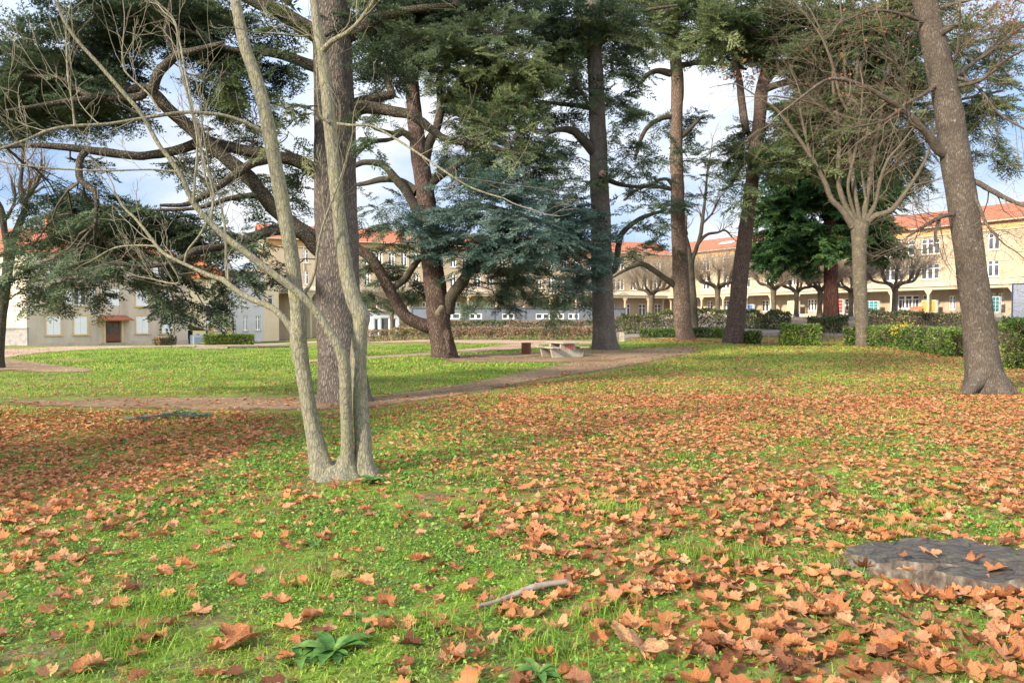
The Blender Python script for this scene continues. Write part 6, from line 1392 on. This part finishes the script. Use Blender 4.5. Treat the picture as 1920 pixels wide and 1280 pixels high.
x, y = thin(*scatter(2.6, 7.6, 95)); near = np.stack([x, y], -1)
px, py = topx(x, y, ter(x, y)); vis = (px > -20) & (px < 1940) & (py < 1300) & (py > 0); idx = np.where(vis)[0]; idx = idx[np.argsort(y[idx])][:270]
big = near[idx]; rest = np.delete(near, idx, 0)
shaped_leaves(rest[:, 0], rest[:, 1], .112, SH_NEAR)
shaped_leaves(*thin(*scatter(7.6, 16, 215)), .076, SH_MID)
fold_leaves(*thin(*scatter(16, 30, 135)), .084)
fold_leaves(*thin(*scatter(30, 58, 55, 1., .70)), .11)
# drift against the hedges on the right
px = rng.uniform(1180, 1800, 2600); e = np.interp(px, [1180, 1400, 1540, 1640, 1800], [632, 642, 646, 646, 674]); q = G(px, e + rng.exponential(5, 2600)); fold_leaves(q[:, 0], q[:, 1], .17)
tag(litter.build('leaf_litter', M['litter'], smooth=False), kind='stuff')
# the nearest leaves, each a thing
LM = []
for V0, Tf, Q in SH_NEAR:
    mb = MB(); mb.add(V0, Tf); n0 = 0; mb.Lp.append(Q.ravel()); mb.S.append(np.full(len(Q), 4)); mb.M.append(np.full(len(Q), 0)); o_ = mb.build('fallen_leaf', M['leaf'], smooth=True); LM.append(o_.data); bpy.data.objects.remove(o_)
GRP = 'fallen plane leaves nearest the camera'
def leafobj(x, y, s, a, shape, label, tl=.13, lift=.028, group=GRP, z=None):
    o_ = bpy.data.objects.new('fallen_leaf', LM[shape]); COL.objects.link(o_); o_.location = (x, y, (float(ter(x, y)) if z is None else z) + lift); o_.rotation_euler = (rng.normal() * tl, rng.normal() * tl, a); o_.scale = (s, s, s)
    return tag(o_, label, 'leaf', group)
for k, (x, y) in enumerate(big):
    px, py = topx(x, y, ter(x, y)); side = 'left' if px < 700 else ('middle' if px < 1300 else 'right')
    leafobj(x, y, .12 * rng.uniform(.5, 1.3), rng.uniform(0, 6.28), int(rng.integers(0, 15)), {'left': 'dry brown leaf lying in the grass along the lower left', 'middle': 'dry brown leaf lying in the grass at the lower middle', 'right': 'dry brown leaf in the thick scatter at the lower right'}[side] if True else '')
q = G(1197, 1240); pm = LM[0].copy(); pm.materials.clear(); pm.materials.append(leafmat('pale_dead_leaf', [(.44, .25, .13), (.56, .34, .19)], .2, .7, noise=22.)); po = leafobj(q[0], q[1], .27, 1.7, 0, 'big flat pale brown lobed leaf at the bottom edge, largest of all', .0, .075, None); po.data = pm; po.rotation_euler = (.28, 0, 1.7)
q = G(440, 1213); leafobj(q[0], q[1], .24, .4, 5, 'big curled tan leaf standing up in the grass, lower left', .25, .05, None)
for px, py in [(1700, 1118), (1730, 1126), (1765, 1124), (1800, 1130), (1835, 1126), (1870, 1132), (1905, 1128), (1650, 1100), (1618, 1075), (1690, 1132), (1780, 1136), (1850, 1137)]:
    q = G(px + rng.normal() * 8, py); leafobj(q[0], q[1], .14 * rng.uniform(.7, 1.2), rng.uniform(0, 6.28), int(rng.integers(0, 15)), 'dry brown leaf drifted against the foot of the stump', .35, .05, 'leaves drifted against the stump')
tz = float(G(1812, 1078)[2]) + .112
for k, (px, py, s, lab) in enumerate([(1745, 1040, .13, 'long pinkish leaf lying on the cut face of the stump'), (1690, 1043, .09, 'small orange leaf near the far left rim of the stump'), (1830, 1052, .12, 'brown leaf on the far right part of the stump face'), (1868, 1068, .15, 'large curled orange leaf at the right end of the stump'), (1700, 1072, .10, 'brown leaf in the crack at the near left of the stump'), (1838, 1092, .13, 'orange leaf leaning on the lower ledge of the stump')]):
    a_, b_ = ray(px, py); zz_ = tz if k < 5 else tz - .05; dd = (zz_ - EYE) / b_; leafobj(a_ * dd, dd, s, rng.uniform(0, 6), k, lab, .1, .012, None, zz_)

grass = MB()
def blades(x, y, h, w, lean=.5, tb=0.):
    n = len(x); z = ter(x, y) - .004; a = rng.uniform(0, 6.28, n); d = np.stack([np.cos(a), np.sin(a), 0 * a], -1); s_ = np.stack([-np.sin(a), np.cos(a), 0 * a], -1)
    h = h * rng.uniform(.5, 1.35, n); l = lean * rng.uniform(.3, 1.5, n) * h; w = (w * rng.uniform(.7, 1.3, n))[:, None]
    B_0 = np.stack([x, y, z], -1); Mi = B_0 + d * (l * .35)[:, None]; Mi[:, 2] += h * .62; Ti = B_0 + d * l[:, None]; Ti[:, 2] += h * (1 - .25 * lean)
    V = np.stack([B_0 - s_ * w * .5, B_0 + s_ * w * .5, Mi + s_ * w * .4, Mi - s_ * w * .4, Ti], 1)
    t_ = np.clip(-.05 + 1.0 * fnoise(x * .9 + 40, y * .9) + .26 * rng.normal(size=n) + tb, 0, 1)
    b_ = np.arange(n)[:, None] * 5; n0 = grass.n
    grass.add(V.reshape(-1, 3), b_ + [0, 1, 2, 3], np.repeat(t_, 5)); q = b_ + [3, 2, 4]; grass.Lp.append((q + n0).ravel()); grass.S.append(np.full(n, 3)); grass.M.append(np.full(n, 0))
def gthin(x, y, lo=.12):
    n = fnoise(x * 1.6 + 17, y * 1.6 + 5); k = (rng.random(len(x)) < np.clip((n - .22) * 2.2, .12, 1) * (1 - .58 * litw(x, y))) & clear(x, y) & ~(onpath(x, y) & (rng.random(len(x)) < .97)); return x[k], y[k]
blades(*gthin(*scatter(2.6, 6.5, 2600, 1.)), .046, .0058, 1.5)
blades(*gthin(*scatter(6.5, 12, 1300, 1.)), .046, .0078, 1.4)
blades(*gthin(*scatter(12, 24, 520, 1.)), .065, .014, .9)
blades(*gthin(*scatter(24, 50, 180, 1., .70)), .085, .030, .9)
for px, py in [(1320, 1045), (1140, 960), (880, 895), (600, 1100), (1150, 1165), (300, 1140), (1690, 1000), (1740, 955), (1275, 862), (1420, 806), (1500, 832), (800, 1180), (1580, 1060), (250, 1210), (1020, 1230), (1400, 1050)]:
    q = G(px, py); k = 260; blades(q[0] + rng.normal(size=k) * .13, q[1] + rng.normal(size=k) * .10, .11, .005, .9, .05)
tag(grass.build('grass', M['grass']), kind='stuff')
weeds = MB()
def clover(x, y, s, hmax, wd=1.):
    n = len(x); c = np.stack([x, y, ter(x, y) + rng.uniform(.01, hmax, n)], -1); V0 = np.array([(0, 0, 0), (.45, .42 * wd, .10), (1, .18 * wd, -.05), (1, -.18 * wd, -.05), (.45, -.42 * wd, .10)]); Rm = rotz(rng.uniform(0, 6.28, n)) @ tilt(n, .6)
    V = c[:, None] + np.einsum('nij,mj->nmi', Rm, V0) * (s * rng.uniform(.6, 1.3, n))[:, None, None]; weeds.add(V.reshape(-1, 3), np.arange(5 * n).reshape(-1, 5), np.repeat(np.clip(.4 + .35 * rng.normal(size=n), 0, 1), 5))
def wthin(x, y, lo=.40):
    n = fnoise(x * 1.3 + 60 + lo * 90, y * 1.3 + 21); k = (rng.random(len(x)) < np.clip((n - lo) * 5, 0, 1) * (1 - .75 * litw(x, y))) & clear(x, y) & ~onpath(x, y); return x[k], y[k]
clover(*wthin(*scatter(2.6, 6, 2600, .8)), .019, .045)
clover(*wthin(*scatter(2.6, 7, 1100, .8), .36), .030, .05, .5)
clover(*wthin(*scatter(2.6, 6, 160, .8), .44), .05, .05, .36)
clover(*wthin(*scatter(6, 12, 750, .8)), .034, .05)
tag(weeds.build('ground_cover', M['weed']), kind='stuff')
# broad leaved rosettes
M['rosette'] = leafmat('rosette_leaf', [(.045, .14, .032), (.095, .22, .05), (.16, .30, .085)], .3, .45, noise=18.)
def rosette(px, py, s, n, label):
    c = G(px, py); t = thing('weed_plant', label, 'weed', c); f = MB()
    for k in range(n):
        a = k * 2.4 + rng.normal() * .3; l = s * rng.uniform(.55, 1.1); up = rng.uniform(.25, .8); K = 6; q = np.linspace(0, 1, K); x_ = l * q; z_ = .01 + l * (up * q - .75 * up * q * q); w_ = l * .17 * np.sin(np.pi * np.clip(q * .92 + .08, 0, 1)) ** .8 * (1 + .15 * rng.normal(size=K)); w_[-1] = .002
        d = np.array([math.cos(a), math.sin(a), 0]); sd_ = np.array([-math.sin(a), math.cos(a), 0]); mid_ = c + np.outer(x_, d) + np.outer(z_, [0, 0, 1]); l_ = mid_ + np.outer(w_, sd_) + np.outer(w_ * .35, [0, 0, 1]); r_ = mid_ - np.outer(w_, sd_) + np.outer(w_ * .35, [0, 0, 1])
        V = np.stack([l_, mid_, r_], 1).reshape(-1, 3); i = np.arange(K - 1)[:, None] * 3; f.add(V, np.concatenate([i + [0, 1, 4, 3], i + [1, 2, 5, 4]]), float(np.clip(.5 + .25 * rng.normal(), 0, 1)))
    f.build('leaves', M['rosette'], t, c, True)
rosette(700, 905, .22, 16, 'rosette of long green leaves at the right foot of the three stemmed tree')
rosette(625, 1225, .20, 18, 'large grey green rosette near the bottom edge, left of centre')
rosette(690, 1170, .15, 11, 'small rosette with upright leaves above the large one')
rosette(560, 1240, .15, 12, 'low rosette at the left of the large one near the bottom edge')
rosette(1010, 1265, .14, 9, 'narrow leaved rosette cut by the bottom edge')
rosette(590, 1025, .12, 10, 'blue green rosette in the grass below the three stemmed tree')
rosette(1665, 1055, .14, 14, 'leafy green plant against the left end of the stump')
rosette(1575, 1125, .12, 12, 'blue green weed in front of the stump, left of its ledge')
